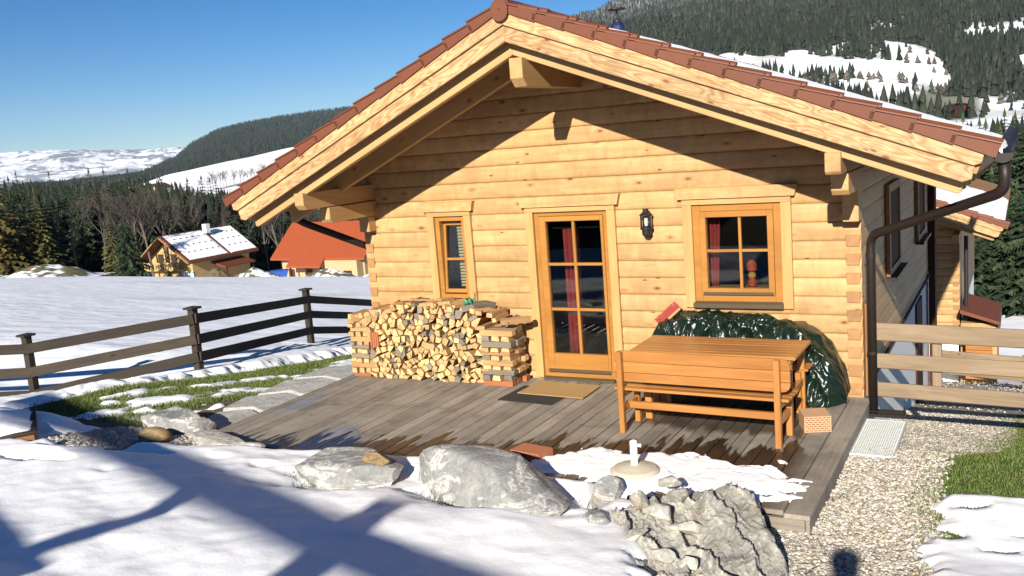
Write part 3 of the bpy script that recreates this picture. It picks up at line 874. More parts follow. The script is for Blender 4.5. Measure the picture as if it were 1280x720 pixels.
def forest(name, bs, Ds, zf, hs, label, colA, colB, snowy=0.1, seg=5, wid=.21):
    """mass of far conifers, too many to count: two stacked cones each"""
    n = len(bs)
    X = CAM.x + Ds * np.sin(np.radians(bs)); Y = CAM.y + Ds * np.cos(np.radians(bs)); Z = zf(bs, Ds, X, Y)
    a = np.linspace(0, 2 * np.pi, seg, endpoint=False)
    Vs = []; Fs = []; Cs = []
    off = 0
    t = rng.uniform(0, 1, (n, 1)); c = np.array(colA) * (1 - t) + np.array(colB) * t
    c = c * rng.uniform(.65, 1.3, (n, 1))
    if snowy: c = np.where(rng.uniform(0, 1, (n, 1)) < snowy, c * .6 + np.array([.34, .36, .38]) * rng.uniform(.3, 1, (n, 1)), c)
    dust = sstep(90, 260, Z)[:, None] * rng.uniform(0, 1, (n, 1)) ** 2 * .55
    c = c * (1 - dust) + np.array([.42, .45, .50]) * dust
    for z0, z1, r in ((.04, .55, 1.0), (.38, 1.0, .66)):
        rot = rng.uniform(0, 6.28, (n, 1)); rr = hs[:, None] * wid * r * rng.uniform(.7, 1.25, (n, seg))
        ring = np.stack([X[:, None] + rr * np.cos(a + rot), Y[:, None] + rr * np.sin(a + rot), Z[:, None] + hs[:, None] * z0 * rng.uniform(.7, 1.4, (n, seg))], -1)
        tip = np.stack([X + rng.normal(0, .15, n), Y, Z + hs * z1], -1)[:, None]
        Vs.append(np.concatenate([ring, tip], 1).reshape(-1, 3))
        k = (np.arange(n) * (seg + 1))[:, None, None] + off
        f = np.array([[i, (i + 1) % seg, seg] for i in range(seg)])[None]
        Fs.append((k + f).reshape(-1, 3)); Cs.append(np.repeat(c, seg + 1, 0)); off += n * (seg + 1)
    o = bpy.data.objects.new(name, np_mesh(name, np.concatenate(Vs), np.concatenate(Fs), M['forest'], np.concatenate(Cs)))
    link(o); return tag(o, label, 'forest', kind='stuff')

def pick(n, b0, b1, d0, d1, zf, mask, h):
    D = np.sqrt(rng.uniform(d0 ** 2, d1 ** 2, n)); b = rng.uniform(b0, b1, n)
    X = CAM.x + D * np.sin(np.radians(b)); Y = CAM.y + D * np.cos(np.radians(b))
    k = rng.uniform(0, 1, n) < mask(b, D, X, Y)
    b, D = b[k], D[k]
    return b, D, rng.uniform(h[0], h[1], len(b))
b, D, h = pick(85000, -26, 3, 420, 1950, m4_z, m4_forest, (6, 16))
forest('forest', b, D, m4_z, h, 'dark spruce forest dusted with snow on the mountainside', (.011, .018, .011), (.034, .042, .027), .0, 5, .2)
def m4_brush(b, D, X, Y):
    e = m4_e(b, D); return .5 * sstep(.5, .62, fbm(X * .014, Y * .014, s=101)) * sstep(-.8, .0, e) * sstep(3.2, 2.2, e) * (1 - m4_forest(b, D, X, Y))
b, D, h = pick(1600, -16, 4, 380, 1000, m4_z, m4_brush, (4, 8))
forest('forest', b, D, m4_z, h, 'brown leafless scrub on the snowy meadows of the mountain', (.075, .066, .052), (.12, .105, .08), 0, 5, .4)

# bluish wooded ridge to the left
def m2_e(b, D):
    sky = np.interp(b, [-70, -54, -50, -48, -47, -45.6, -44, -42, -40, -38.7, -34, -28, -22], [-.9, -.75, -.5, .2, .9, 1.55, 1.85, 2.05, 2.15, 2.2, 2.3, 2.6, 3.2])
    t = np.clip((D - 1300) / 2000, 0, 1)
    return -1.2 + (sky + 1.2) * t ** .8
def m2_z(b, D, X, Y):
    return elev_to_z(m2_e(b, D), D) + (fbm(X * .003, Y * .003, s=111) - .5) * 26 * sstep(1400, 2400, D) - 120 * sstep(3350, 3900, D)
hill('mountain', -70, -20, 160, 1300, 3900, 60, m2_z, M['hill'], lambda b, D, X, Y, Z: np.tile(np.array([.022, .030, .026]), b.shape + (1,)) * (.8 + .5 * fbm(X * .01, Y * .01, s=4))[..., None])
b, D, h = pick(26000, -56, -35, 1500, 3380, m2_z, lambda b, D, X, Y: np.ones_like(b), (13, 24))
forest('forest', b, D, m2_z, h, 'dark bluish wooded ridge behind the snowy slope', (.016, .026, .020), (.036, .045, .034), .0, 4, .2)

# snowy slope with farms in front of it
def m3_e(b, D):
    sky = np.interp(b, [-70, -53, -50, -48.6, -46, -44, -42, -40, -36, -28], [-1.7, -1.3, -.9, -.5, -.16, .05, .33, .6, 1.0, 1.6])
    t = np.clip((D - 260) / 640, 0, 1)
    return -4.2 + (sky + 4.2) * t ** .75
def m3_z(b, D, X, Y):
    return elev_to_z(m3_e(b, D), D) + (fbm(X * .008, Y * .008, s=121) - .5) * 7 * sstep(280, 500, D) - 26 * sstep(900, 1150, D)
def m3_col(b, D, X, Y, Z):
    c = np.tile(SNOW, b.shape + (1,))
    n = fbm(X * .03, Y * .03, s=125)
    t1 = sstep(10, 4, np.abs(D - 660 - (b + 44) * 14)) * sstep(-47, -46, b)
    t2 = sstep(.60, .70, n) * sstep(560, 420, D)
    c = c + (np.array([.16, .15, .08]) - c) * (np.clip(t1 + t2, 0, 1) * .8)[..., None]
    return c
hill('hillside', -70, -26, 220, 260, 1150, 120, m3_z, M['hill'], m3_col)

# far snowy range
def m1_z(b, D, X, Y):
    r = 1 - np.abs(2 * fbm(X * .0006, Y * .0006, s=131, o=5) - 1)
    sky = np.interp(b, [-75, -60, -57, -54, -52, -50, -48.5, -47, -44, -40], [1.2, 1.1, .98, .95, .80, .62, .62, .7, .6, .4])
    t = np.clip((D - 5500) / 3000, 0, 1)
    return elev_to_z(-.9 + (sky + .9) * t ** .8, D) + (r - .5) * 110 * sstep(5600, 7600, D) + (fbm(X * .005, Y * .005, s=133, o=5) - .5) * 75 - 500 * sstep(8700, 9800, D)
def m1_col(b, D, X, Y, Z):
    n = fbm(X * .009, Y * .009, s=137, o=5); n2 = fbm(X * .03, Y * .03, s=139)
    rockm = sstep(.48, .56, n * .7 + n2 * .3)[..., None]
    low = sstep(6600, 5700, D)[..., None]
    c = np.tile(np.array([.80, .83, .88]), b.shape + (1,))
    c = c + (np.array([.16, .18, .22]) - c) * rockm * .85
    return c + (np.array([.05, .065, .07]) - c) * low * .8
hill('mountain', -70, -40, 520, 5500, 9800, 150, m1_z, M['peaks'], m1_col)

# ------------------------------------------------------------------ the log cabin
XR, ZA = -3.711, 3.98            # ridge line, underside of the bargeboards at the apex
XL_W, XR_W, YB = -6.909, -0.513, 8.0
SR, SL = .386, .446
def Lz(x): return ZA - SR * (x - XR) if x > XR else ZA - SL * (XR - x)
cabin = thing('log_cabin', (XR, 0, 0), 'golden log cabin with red tiled gable roof, firewood stacked against its front', 'cabin')

def log_mesh(x0a, x1a, x0b, x1b, z0, z1, bulge=.011, back=.13, rec=.014):
    """horizontal log, rounded outside; a = at the bottom edge, b = at the top edge; local origin at (x0a, 0, z0)"""
    m = MB(); TT = [0, .03, .07, .12, .25, .5, .75, .88, .93, .97, 1]; n = len(TT) - 1
    prof = []
    for t in TT:
        e = min(t, 1 - t) * 2
        y = rec - rec * math.sqrt(max(0, 1 - (1 - min(1, e * 3.2)) ** 2)) - bulge * (1 - (1 - e) ** 2)
        prof.append((t, y))
    for xa, xb in ((x0a, x0b), (x1a, x1b)):
        for t, y in prof: m.v.append((xa + (xb - xa) * t - x0a, y, (z1 - z0) * t))
        m.v.append((xb - x0a, back, z1 - z0)); m.v.append((xa - x0a, back, 0))
    k = n + 3
    for i in range(k):
        j = (i + 1) % k
        m.f.append((i, j, k + j, k + i)); m.mi.append(0)
    m.f.append(tuple(range(k))); m.mi.append(0); m.f.append(tuple(reversed(range(k, 2 * k)))); m.mi.append(0)
    return m

def smooth_angle(o, a=35):
    me = o.data
    me.polygons.foreach_set('use_smooth', [True] * len(me.polygons))
    try: me.set_sharp_from_angle(angle=R_(a))
    except Exception: pass

OPEN = [(-4.36, -3.27, 0.0, 2.12), (-2.36, -1.26, .99, 2.13), (-5.81, -5.235, .99, 2.10)]
def wall_x(z, side):
    zz = z - .09
    if side < 0: return max(XL_W, XR - (ZA - zz) / SL)
    return min(XR_W, XR + (ZA - zz) / SR)
courses = [(-.04, .08)] + [(.08 + .2 * k, .28 + .2 * k) for k in range(20)]
for (z0, z1) in courses:
    if z0 > ZA: continue
    z1 = min(z1, ZA + .085)
    xs0, xs1 = wall_x(z0, -1), wall_x(z0, 1); xt0, xt1 = wall_x(z1, -1), wall_x(z1, 1)
    if xs1 - xs0 < .1: continue
    segs = [(xs0, xt0, xs1, xt1, z0, z1)]
    for (a, b, c, d) in sorted(OPEN):
        if d <= z0 + .005 or c >= z1 - .005: continue
        ns = []
        for s in segs:
            if s[0] < a and s[2] > b and s[4] == z0 and s[5] == z1:
                ns += [(s[0], s[1], a, a, z0, z1), (b, b, s[2], s[3], z0, z1)]
                if c > z0 + .03: ns.append((a, a, b, b, z0, c))
                if d < z1 - .03: ns.append((a, a, b, b, d, z1))
            else: ns.append(s)
        segs = ns
    for (a, at, b, bt, c, d) in segs:
        o = log_mesh(a, b, at, bt, c, d).build('wall_log', M['log'], cabin, Matrix.Translation((a, 0, c)))
        smooth_angle(o)
for zj in [.08 + .2 * k for k in range(0, 12)]:
    for xa, xb, xc, xd in ((-.668, -.5155, -.532, -.660), (-6.906, -6.775, -6.785, -6.892)):
        MB().prism([(xa - XR, -.06), (xb - XR, -.06), (xb - XR, .06), (xa - XR, .06)] if False else [(xd - xa, -.06), (xc - xa, -.06), (xb - xa, .06), (0, .06)], 1, -.024, .1).build('dovetail', M['log_end'], cabin, Matrix.Translation((xa, 0, zj)), bevel=.004)

# long side walls
for side, xw in ((1, XR_W), (-1, XL_W)):
    for k in range(-1, 14):
        z0 = .1 if k < 0 else .18 + .2 * k; z1 = .18 if k < 0 else z0 + .2
        z1 = min(z1, Lz(xw) + .09)
        if z0 >= z1: continue
        mb = log_mesh(0, YB - .004, 0, YB - .004, 0, z1 - z0, .002, .13, .005)
        ang = R_(90) if side > 0 else R_(-90)
        mt = Matrix.Translation((xw, .004 if side > 0 else YB, z0)) @ Matrix.Rotation(ang, 4, 'Z')
        o = mb.build('side_log', M['log'], cabin, mt); smooth_angle(o)
pl = MB(); pl.box((XL_W + .03, .02, -4.2), (XR_W - .03, YB - .01, .098)); pl.build('plinth', M['plaster'], cabin)
vbox('back_wall', (XL_W + .14, YB - .2, .1), (XR_W - .14, YB - .02, 2.6), M['log'], cabin, 0)
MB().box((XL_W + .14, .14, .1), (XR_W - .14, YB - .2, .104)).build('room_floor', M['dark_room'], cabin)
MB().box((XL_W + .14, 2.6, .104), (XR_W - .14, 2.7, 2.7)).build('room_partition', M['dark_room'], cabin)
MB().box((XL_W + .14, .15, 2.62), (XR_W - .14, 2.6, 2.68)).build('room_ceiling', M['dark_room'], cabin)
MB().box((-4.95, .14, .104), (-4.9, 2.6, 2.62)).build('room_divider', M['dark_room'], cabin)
# strip put in for the shaded log ends behind the down pipe, trim along the foot of the log wall
vbox('corner_shade_strip', (-.498, .03, .0), (-.455, .13, 1.0), M['planter'], cabin, 2)
board('foot_trim', (-.485, .1, .09), (-.485, YB, .09), .03, .05, M['brown_wood'], cabin)

# roof body
roofm = MB()
e = .10; t = .325
roofm.prism([(XR, ZA + e), (.62, Lz(.62) + e), (.70, Lz(.70) + t), (XR, ZA + t), (-7.78, Lz(-7.78) + t), (-7.70, Lz(-7.70) + e)], 1, -1.47, YB + .8)
roof = roofm.build('roof', M['soffit'], cabin)
for v in roof.data.vertices:
    if v.co.y > 1: v.co.z -= .036 * (v.co.y + 1.5)
# tiled skin above the boarding
for x1, nm in ((.74, 'right'), (-7.80, 'left')):
    MB().prism([(XR, ZA + t + .004), (x1, Lz(x1) + t + .004), (x1, Lz(x1) + t + .05), (XR, ZA + t + .05)], 1, -1.43, YB + .82).build('tile_skin', M['tile_roof'], roof)
    for v in bpy.data.objects[[n for n in WM if n.startswith('tile_skin')][-1]].data.vertices:
        if v.co.y > 1: v.co.z -= .036 * (v.co.y + 1.5)

def slope_frame(side):
    p0 = Vector((XR, 0, ZA)); x = .7 if side > 0 else -7.7
    return frame_x(p0, (x, 0, Lz(x)))
def barge(name, side, lo, hi, y0, y1, xe, ch, mat, cut=.03):
    """board following the verge; lo/hi are heights above the Lz line"""
    mt, L = slope_frame(side); inv = mt.inverted()
    s = 1 if side > 0 else -1
    pts = [(XR, ZA + lo), (xe - s * ch * 1.2, Lz(xe - s * ch * 1.2) + lo), (xe, Lz(xe) + lo + ch * .75), (xe + s * cut, Lz(xe + s * cut) + hi), (XR, ZA + hi)]
    loc = [inv @ Vector((x, 0, z)) for x, z in pts]
    mb = MB(); ya, yb = (y0, y1) if side > 0 else (-y1, -y0)
    mb.prism([(p.x, p.z) for p in loc], 1, ya, yb)
    return mb.build(name, mat, roof, mt, bevel=.006)
barge('bargeboard', 1, .0, .19, -1.505, -1.470, .585, .06, M['barge'])
barge('bargeboard', -1, .0, .19, -1.505, -1.470, -7.66, .06, M['barge'])
barge('bargeboard', 1, .168, .325, -1.536, -1.508, .66, .05, M['barge'])
barge('bargeboard', -1, .168, .325, -1.536, -1.508, -7.74, .05, M['barge'])
for y in (-1.36, -.70, .22, 1.2, 2.2, 3.2, 4.2, 5.2, 6.2, 7.2, 8.5):
    for sd, xe_ in ((1, .50), (-1, -7.56)):
        o = barge('rafter', sd, -.12, .098, y, y + .09, xe_, .03, M['rafter'])
        m_ = Matrix.Translation((0, 0, -.036 * (y + 1.5))) @ WM[o.name]; o.matrix_basis = m_; WM[o.name] = m_
# closing board between wall top and roof lining at the gable
# purlins carried out over the gable
def purlin(x0, x1, z0, z1, yend, yback, ch):
    c = Vector(((x0 + x1) / 2, yend, 0)); w = x1 - x0
    mb = MB(); Lh = yback - yend
    # local X along +y; profile in (x=local along, z)
    mb.prism([(ch, z0), (Lh, z0), (Lh, z1), (0, z1), (0, z0 + ch)], 1, -w / 2, w / 2)
    mt = Matrix.Translation(c) @ Matrix.Rotation(R_(90), 4, 'Z')
    return mb.build('purlin', M['rafter'], roof, mt, bevel=.006)
purlin(-3.705, -3.555, 3.52, 3.815, -1.465, .05, .09)
purlin(-.605, -.465, 2.455, 2.655, -1.42, .05, .03)
purlin(-.625, -.465, 2.235, 2.445, -1.02, .05, .05)
purlin(-6.83, -6.69, 2.335, 2.545, -1.42, .05, .06)
purlin(-6.83, -6.67, 2.13, 2.325, -.98, .05, .05)
vbox('corbel', (-.655, -.22, 1.90), (-.50, .0, 2.225), M['rafter'], cabin, 1)
vbox('corbel', (-6.86, -.16, 1.92), (-6.70, .0, 2.12), M['rafter'], cabin, 1)

# verge tiles, laid one over the next
def verge_tile_mesh():
    mb = MB(); Lt = .372
    mb.prism([(0, -.045), (Lt, -.060), (Lt, .052), (.0, .020)], 1, -.022, .0)                 # hanging flange
    mb.prism([(0, .004), (Lt, .030), (Lt, .054), (0, .024)], 1, .0, .30)                       # lying body
    n = 6
    for yc, r, zz in ((.004, .022, .03), (.235, .040, .022)):
        ring0 = []; base = len(mb.v)
        for xx, zo in ((0, zz), (Lt + .004, zz + .032)):
            for i in range(n + 1):
                a = math.pi * i / n
                mb.v.append((xx, yc + r * math.cos(a), zo + r * math.sin(a)))
        for i in range(n): mb.f.append((base + i, base + i + 1, base + n + 2 + i, base + n + 1 + i)); mb.mi.append(0)
        mb.f.append(tuple(base + n + 1 + i for i in range(n + 1))); mb.mi.append(0)
    return mb.mesh('verge_tile', M['tile'])
vt = verge_tile_mesh()
for side, xe, n in ((1, .755, 14), (-1, -7.83, 13)):
    mt, L = slope_frame(side)
    run = (abs(xe - XR) / math.cos(math.atan(SR if side > 0 else SL)))
    for k in range(n):
        d = .05 + (run - .05) / n * k
        o = bpy.data.objects.new('verge_tile', vt)
        off = .365 - .012
        loc = Matrix.Translation((0, -1.535 if side > 0 else 1.535, 0))
        sc = Matrix.Scale(-1, 4, (0, 1, 0)) if side < 0 else Matrix.Identity(4)
        wig = Matrix.Rotation(random.uniform(-.012, .012), 4, 'Y')
        ca = math.cos(math.atan(SR if side > 0 else SL))
        m4 = mt @ loc @ Matrix.Translation((d - (off * math.sin(math.atan(SR if side > 0 else SL))), 0, off * ca)) @ sc @ wig
        link(o, roof, m4)
# ridge end disc and ridge caps
rc = MB(); nn = 20
rc.prism([(.098 * math.cos(2 * math.pi * i / nn), .098 * math.sin(2 * math.pi * i / nn) - (.03 if math.sin(2 * math.pi * i / nn) < -.3 else 0)) for i in range(nn)], 1, -.03, .0)
rc.tube([(0, -.04, -.0), (0, -.03, 0)], .012, 8)
rc.build('ridge_end', M['tile'], roof, Matrix.Translation((XR, -1.555, 4.305)), bevel=.008)
cap = MB(); prof = [(.10 * math.cos(a), .085 * math.sin(a)) for a in [math.pi * i / 8 for i in range(9)]]
cap.prism(prof + [(-.085, 0), (.085, 0)], 1, 0, .40)
capm = cap.mesh('ridge_cap', M['tile'])
for k in range(28):
    o = bpy.data.objects.new('ridge_cap', capm)
    link(o, roof, Matrix.Translation((XR, -1.55 + .37 * k, 4.33 - .036 * .37 * k)) @ Matrix.Rotation(R_(-1.5), 4, 'X'))

# snow on the right-hand slope
ux = np.arange(-3.45, .86, .06); uy = np.arange(-1.36, YB + .9, .12)
UX, UY = np.meshgrid(ux, uy, indexing='ij')
nz = fbm(UX * 2.2, UY * 2.2, s=151); nz2 = fbm(UX * 9, UY * 3, s=153, o=2)
edge = np.minimum(np.minimum((UY + 1.30) * 1.0, (UX + 3.42) * .45), (.84 - UX) * 2.0)
th = np.clip(edge * .35, -.05, .05) * (.75 + .5 * nz) + (nz2 - .5) * .02
UZ = ZA - SR * (UX - XR) + t + .05 + .012 + th
drop = sstep(.70, .86, UX); UZ = UZ - drop * .05 - .036 * (UY + 1.5)
rs = bpy.data.objects.new('snow', np_mesh('roof_snow', np.stack([UX, UY, UZ], -1).reshape(-1, 3), grid_faces(len(ux), len(uy)), M['snow_roof'], None, True))
link(rs); tag(rs, 'snow blanket on the sunny slope of the cabin roof', 'snow', kind='stuff')

# gutters and down pipes
def half_gutter(x, z, y0, y1, r, nm):
    mb = MB(); n = 10
    out = [(x + r * math.cos(a), z + r * math.sin(a)) for a in [math.pi + math.pi * i / n for i in range(n + 1)]]
    inn = [(x + (r - .008) * math.cos(a), z + (r - .008) * math.sin(a)) for a in [2 * math.pi - math.pi * i / n for i in range(n + 1)]]
    mb.prism(out + inn, 1, y0, y1)
    mb.prism(out, 1, y0 - .004, y0)
    return mb.build(nm, M['darkmetal'], roof)
half_gutter(.815, 2.570, -1.48, YB + .8, .080, 'gutter')
half_gutter(-7.915, 2.38, -1.48, YB + .8, .08, 'gutter')
def bend(pts, r=.10, n=5):
    """round the corners of a polyline"""
    pts = [Vector(p) for p in pts]; out = [pts[0]]
    for a, b, c in zip(pts, pts[1:], pts[2:]):
        u = (a - b).normalized() * min(r, (a - b).length * .45); w = (c - b).normalized() * min(r, (c - b).length * .45)
        for i in range(n + 1):
            s = i / n; out.append((b + u) * (1 - s) ** 2 + b * 2 * s * (1 - s) + (b + w) * s * s)
    return out + [pts[-1]]
dp = MB().tube(bend([(.82, -1.40, 2.50), (.835, -1.39, 2.25), (-.405, -.12, 1.745), (-.405, -.12, -.13)], .13), .046, 14)
dp = dp.build('downpipe', M['darkmetal'], cabin, smooth=True)
for z in (1.52, .5): MB().tube([(-.405, -.12, z), (-.405, -.12, z + .035)], .052, 14).build('pipe_clip', M['darkmetal'], dp)
foot = MB(); foot.box((-.47, -.17, -.165), (-.10, .02, -.13)); foot.box((-.45, -.185, -.13), (-.44, .03, -.095)); foot.box((-.12, -.185, -.13), (-.11, .03, -.095)); foot.box((-.45, -.19, -.105), (-.11, -.18, -.095)); foot.build('drain_trap', M['black'], dp)
MB().tube(bend([(-7.9, -.42, 2.33), (-7.85, -.40, 2.22), (-7.62, -.42, 2.10), (-7.02, .40, 1.60), (-6.985, .50, 1.40), (-6.985, .50, -.6)], .1), .05, 12).build('downpipe', M['darkmetal'], cabin, smooth=True)

# flue cap on the roof
fl = MB(); fl.lathe([(.05, -.1), (.05, .08), (.012, .10), (.012, .20)], (0, 0, 0), 12); fl.lathe([(.11, .20), (.11, .212), (.03, .225)], (0, 0, 0), 16)
FLUE = (-3.33, .66, 4.22)
fl.build('flue', M['darkmetal'], roof, Matrix.Translation(FLUE))
MB().lathe([(.085, 0), (.085, .11), (.05, .16)], (0, 0, 0), 14).build('flue_collar', M['navy'], roof, Matrix.Translation((FLUE[0], FLUE[1], FLUE[2] - .10)))

# ------------------------------------------------------------------ windows and the terrace door
def casing(par, x0, x1, z0, z1, w=.11, corn=.06, bottom=True, y=-.052):
    vbox('casing', (x0, y, z0), (x0 + w, .03, z1 - w * .55), M['casing'], par, 2)
    vbox('casing', (x1 - w, y, z0), (x1, .03, z1 - w * .55), M['casing'], par, 2)
    vbox('casing', (x0, y - .004, z1 - w * .55), (x1, .03, z1), M['casing'], par, 0)
    mb = MB(); h = .125
    mb.prism([(0, 0), (x1 - x0 + 2 * corn - .03, 0), (x1 - x0 + 2 * corn, h), (-.02, h)], 1, y - .03, .02)
    mb.build('cornice', M['log'], par, Matrix.Translation((x0 - corn + .015, 0, z1 + .004)), bevel=.004)

def panes(par, xs, zs, y, bar=.03):
    for i in range(len(xs) - 1):
        for j in range(len(zs) - 1):
            MB().box((xs[i] + .003, y, zs[j] + .003), (xs[i + 1] - .003, y + .006, zs[j + 1] - .003)).build('pane', M['glass'], par)
    for x in xs[1:-1]: vbox('muntin', (x - bar / 2, y - .022, zs[0] - .01), (x + bar / 2, y + .03, zs[-1] + .01), M['frame'], par, 2)
    for k, z in enumerate(zs[1:-1]):
        for i in range(len(xs) - 1):
            a = xs[i] + (bar / 2 if i else -.01); b = xs[i + 1] - (bar / 2 if i < len(xs) - 2 else -.01)
            vbox('muntin', (a, y - .022, z - bar / 2), (b, y + .03, z + bar / 2), M['frame'], par, 0)

def ring(mb, x0, x1, z0, z1, w, y0, y1, wb=None):
    wb = w if wb is None else wb
    mb.box((x0, y0, z0), (x0 + w, y1, z1)); mb.box((x1 - w, y0, z0), (x1, y1, z1))
    mb.box((x0 + w, y0, z1 - w), (x1 - w, y1, z1)); mb.box((x0 + w, y0, z0), (x1 - w, y1, z0 + wb))

# big window
mb = MB(); ring(mb, -2.302, -1.318, 1.01, 2.118, .085, -.018, .12, .075)
win = mb.build('window', M['frame'], cabin, bevel=.004)
mb = MB(); ring(mb, -2.216, -1.404, 1.086, 2.032, .066, -.034, .06, .08); mb.build('sash', M['frame'], win, bevel=.004)
casing(win, -2.409, -1.209, .947, 2.172)
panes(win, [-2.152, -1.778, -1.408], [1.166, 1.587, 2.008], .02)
MB().prism([(-.10, .955), (-.02, .975), (-.02, 1.018), (-.10, 1.0)], 0, -2.31, -1.31).build('sill', M['sill'], win)
MB().box((-2.2, -.052, 1.095), (-1.42, -.034, 1.125)).build('drip_rail', M['sill'], win)
cw = MB()
def curtain(x0, x1, z0, z1, y, amp, waves, nm, par, taper=0.0):
    mb = MB(); n = 40; rows = 6
    for j in range(rows + 1):
        s = j / rows; w = 1 - taper * (1 - s)
        for i in range(n + 1):
            u = i / n
            mb.v.append((x0 + (x1 - x0) * u * w, y + amp * math.sin(u * waves * 6.283 + .5 * s) + .3 * amp * math.sin(u * 17 + s * 2), z0 + (z1 - z0) * s))
    for j in range(rows):
        for i in range(n): a = j * (n + 1) + i; mb.f.append((a, a + 1, a + n + 2, a + n + 1)); mb.mi.append(0)
    o = mb.build(nm, M['curtain'], par, smooth=True)
    md = o.modifiers.new('thick', 'SOLIDIFY'); md.thickness = .004
    return o
curtain(-2.2, -2.05, 1.1, 2.0, .22, .012, 3, 'curtain', win, .35)
orn = MB().lathe([(.0, 0), (.045, .01), (.05, .05), (.03, .085)], (-1.70, .16, 1.155), 12)
orn_o = thing('ornament', (-1.70, .16, 1.155), 'small red and yellow figure standing behind the big window pane', 'ornament')
MB().lathe([(.02, 0), (.05, .012), (.052, .06), (.03, .09)], (-1.70, .16, 1.155), 12).build('skirt', M['orange_orn'], orn_o)
MB().lathe([(.025, .09), (.045, .115), (.042, .15), (.02, .17)], (-1.70, .16, 1.155), 12).build('body', M['yellow_orn'], orn_o)
MB().lathe([(.03, .17), (.056, .19), (.056, .26), (.03, .30)], (-1.70, .16, 1.155), 12).build('head', M['orange_orn'], orn_o)
MB().box((-2.25, .13, 1.10), (-1.36, .30, 1.154)).build('inner_sill', M['casing'], win)

# terrace door
mb = MB(); ring(mb, -4.300, -3.330, .03, 2.095, .06, -.012, .12, .05)
door = mb.build('terrace_door', M['frame'], cabin, bevel=.004)
mb = MB(); mb.box((-4.238, -.022, .105), (-4.152, .06, 2.032)); mb.box((-3.478 + .05, -.022, .105), (-3.392, .06, 2.032)); mb.box((-4.152, -.022, 1.972), (-3.428, .06, 2.032)); mb.box((-4.152, -.022, .105), (-3.428, .06, .328))
mb.build('leaf', M['frame'], door, bevel=.005)
casing(door, -4.407, -3.224, .02, 2.148, .105)
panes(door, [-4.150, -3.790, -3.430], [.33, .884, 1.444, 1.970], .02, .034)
MB().prism([(-.09, .005), (.1, .005), (.1, .04), (-.09, .03)], 0, -4.29, -3.34).build('threshold', M['sill'], door)
MB().box((-4.23, -.045, .10), (-3.40, -.023, .135)).build('drip_rail', M['sill'], door)
MB().tube(bend([(-3.43, -.022, 1.02), (-3.43, -.06, 1.02), (-3.43, -.06, .92)], .02), .008, 8).build('handle', M['black'], door)
curtain(-4.02, -3.80, .2, 1.86, .17, .022, 4, 'curtain', door)
MB().tube([(-4.15, .17, 1.87), (-3.45, .17, 1.87)], .008, 8).build('curtain_rod', M['black'], door)

# small window with its tilted sash
mb = MB(); ring(mb, -5.748, -5.290, 1.0, 2.078, .062, -.016, .12, .06)
sw = mb.build('window', M['frame'], cabin, bevel=.004)
casing(sw, -5.854, -5.191, .965, 2.138, .105, .05)
MB().prism([(-.095, .96), (-.02, .98), (-.02, 1.012), (-.095, .998)], 0, -5.76, -5.28).build('sill', M['black'], sw)
piv = Matrix.Translation((-5.338, .03, 1.06)) @ Matrix.Rotation(R_(-5), 4, 'X') @ Matrix.Translation((0, 0, -1.06))
def local_build(mb, nm, mat, par, bevel=0): return mb.build(nm, mat, par, piv, bevel=bevel)
mb = MB(); ring(mb, -.365, .0, 1.075, 2.0, .045, -.02, .03, .05); sash = local_build(mb, 'sash', M['frame'], sw, .003)
mb = MB().box((-.32, -.012, 1.50), (-.045, .02, 1.53)); local_build(mb, 'muntin', M['frame'], sw)
for z0, z1 in ((1.128, 1.498), (1.532, 1.953)): local_build(MB().box((-.318, .0, z0), (-.047, .006, z1)), 'pane', M['glass'], sw)
for k in range(20):
    z = 1.14 + k * .040
    MB().prism([(.15, z), (.168, z + .026), (.172, z + .024), (.154, z - .002)], 0, -5.53, -5.345).build('blind_slat', M['blind'], sw)

# windows and cellar door of the long side
for y0, y1, z0, z1 in ((1.88, 3.05, .98, 2.10), (5.35, 6.5, .95, 2.05)):
    mb = MB(); mb.box((-.50, y0, z0), (-.455, y0 + .11, z1)); mb.box((-.50, y1 - .11, z0), (-.455, y1, z1)); mb.box((-.50, y0 + .11, z1 - .1), (-.455, y1 - .11, z1)); mb.box((-.50, y0 + .11, z0), (-.455, y1 - .11, z0 + .08))
    s_ = mb.build('side_window', M['planter'], cabin)
    MB().box((-.51, y0 + .11, z0 + .08), (-.475, y1 - .11, z1 - .1)).build('shutter', M['brown_wood'], s_)
    MB().box((-.50, y0 + .02, z0 - .05), (-.38, y1 + .08, z0 - .012)).build('sill', M['black'], s_)
MB().box((-.56, 5.6, -2.1), (-.515, 6.5, -.1)).build('cellar_door', M['brown_wood'], cabin)
vbox('wall_board', (-.50, 7.55, -2.4), (-.40, 7.9, 2.4), M['brown_wood'], cabin, 2)

# ------------------------------------------------------------------ lantern by the door
lan = thing('wall_lantern', (-2.815, -.02, 1.76), 'black iron lantern with glass cylinder mounted between door and window', 'lantern')
MB().box((-2.845, -.035, 1.76), (-2.785, -.018, 1.90)).build('wall_plate', M['black'], lan)
MB().tube([(-2.815, -.03, 1.80), (-2.815, -.09, 1.79), (-2.815, -.11, 1.83)], .014, 8).build('bracket', M['black'], lan)
MB().lathe([(.03, 1.775), (.052, 1.80), (.055, 1.855), (.072, 1.862), (.072, 1.885)], (-2.815, -.11, 0), 16).build('socket', M['black'], lan)
MB().lathe([(.064, 1.888), (.064, 2.018)], (-2.815, -.11, 0), 16).build('glass', M['glass'], lan)
MB().lathe([(.018, 1.90), (.026, 1.94), (.02, 1.99)], (-2.815, -.11, 0), 10).build('bulb', M['white_plastic'], lan)
MB().lathe([(.074, 2.02), (.074, 2.03), (.045, 2.055), (.034, 2.06), (.034, 2.095), (.0, 2.10)], (-2.815, -.11, 0), 16).build('cap', M['black'], lan)
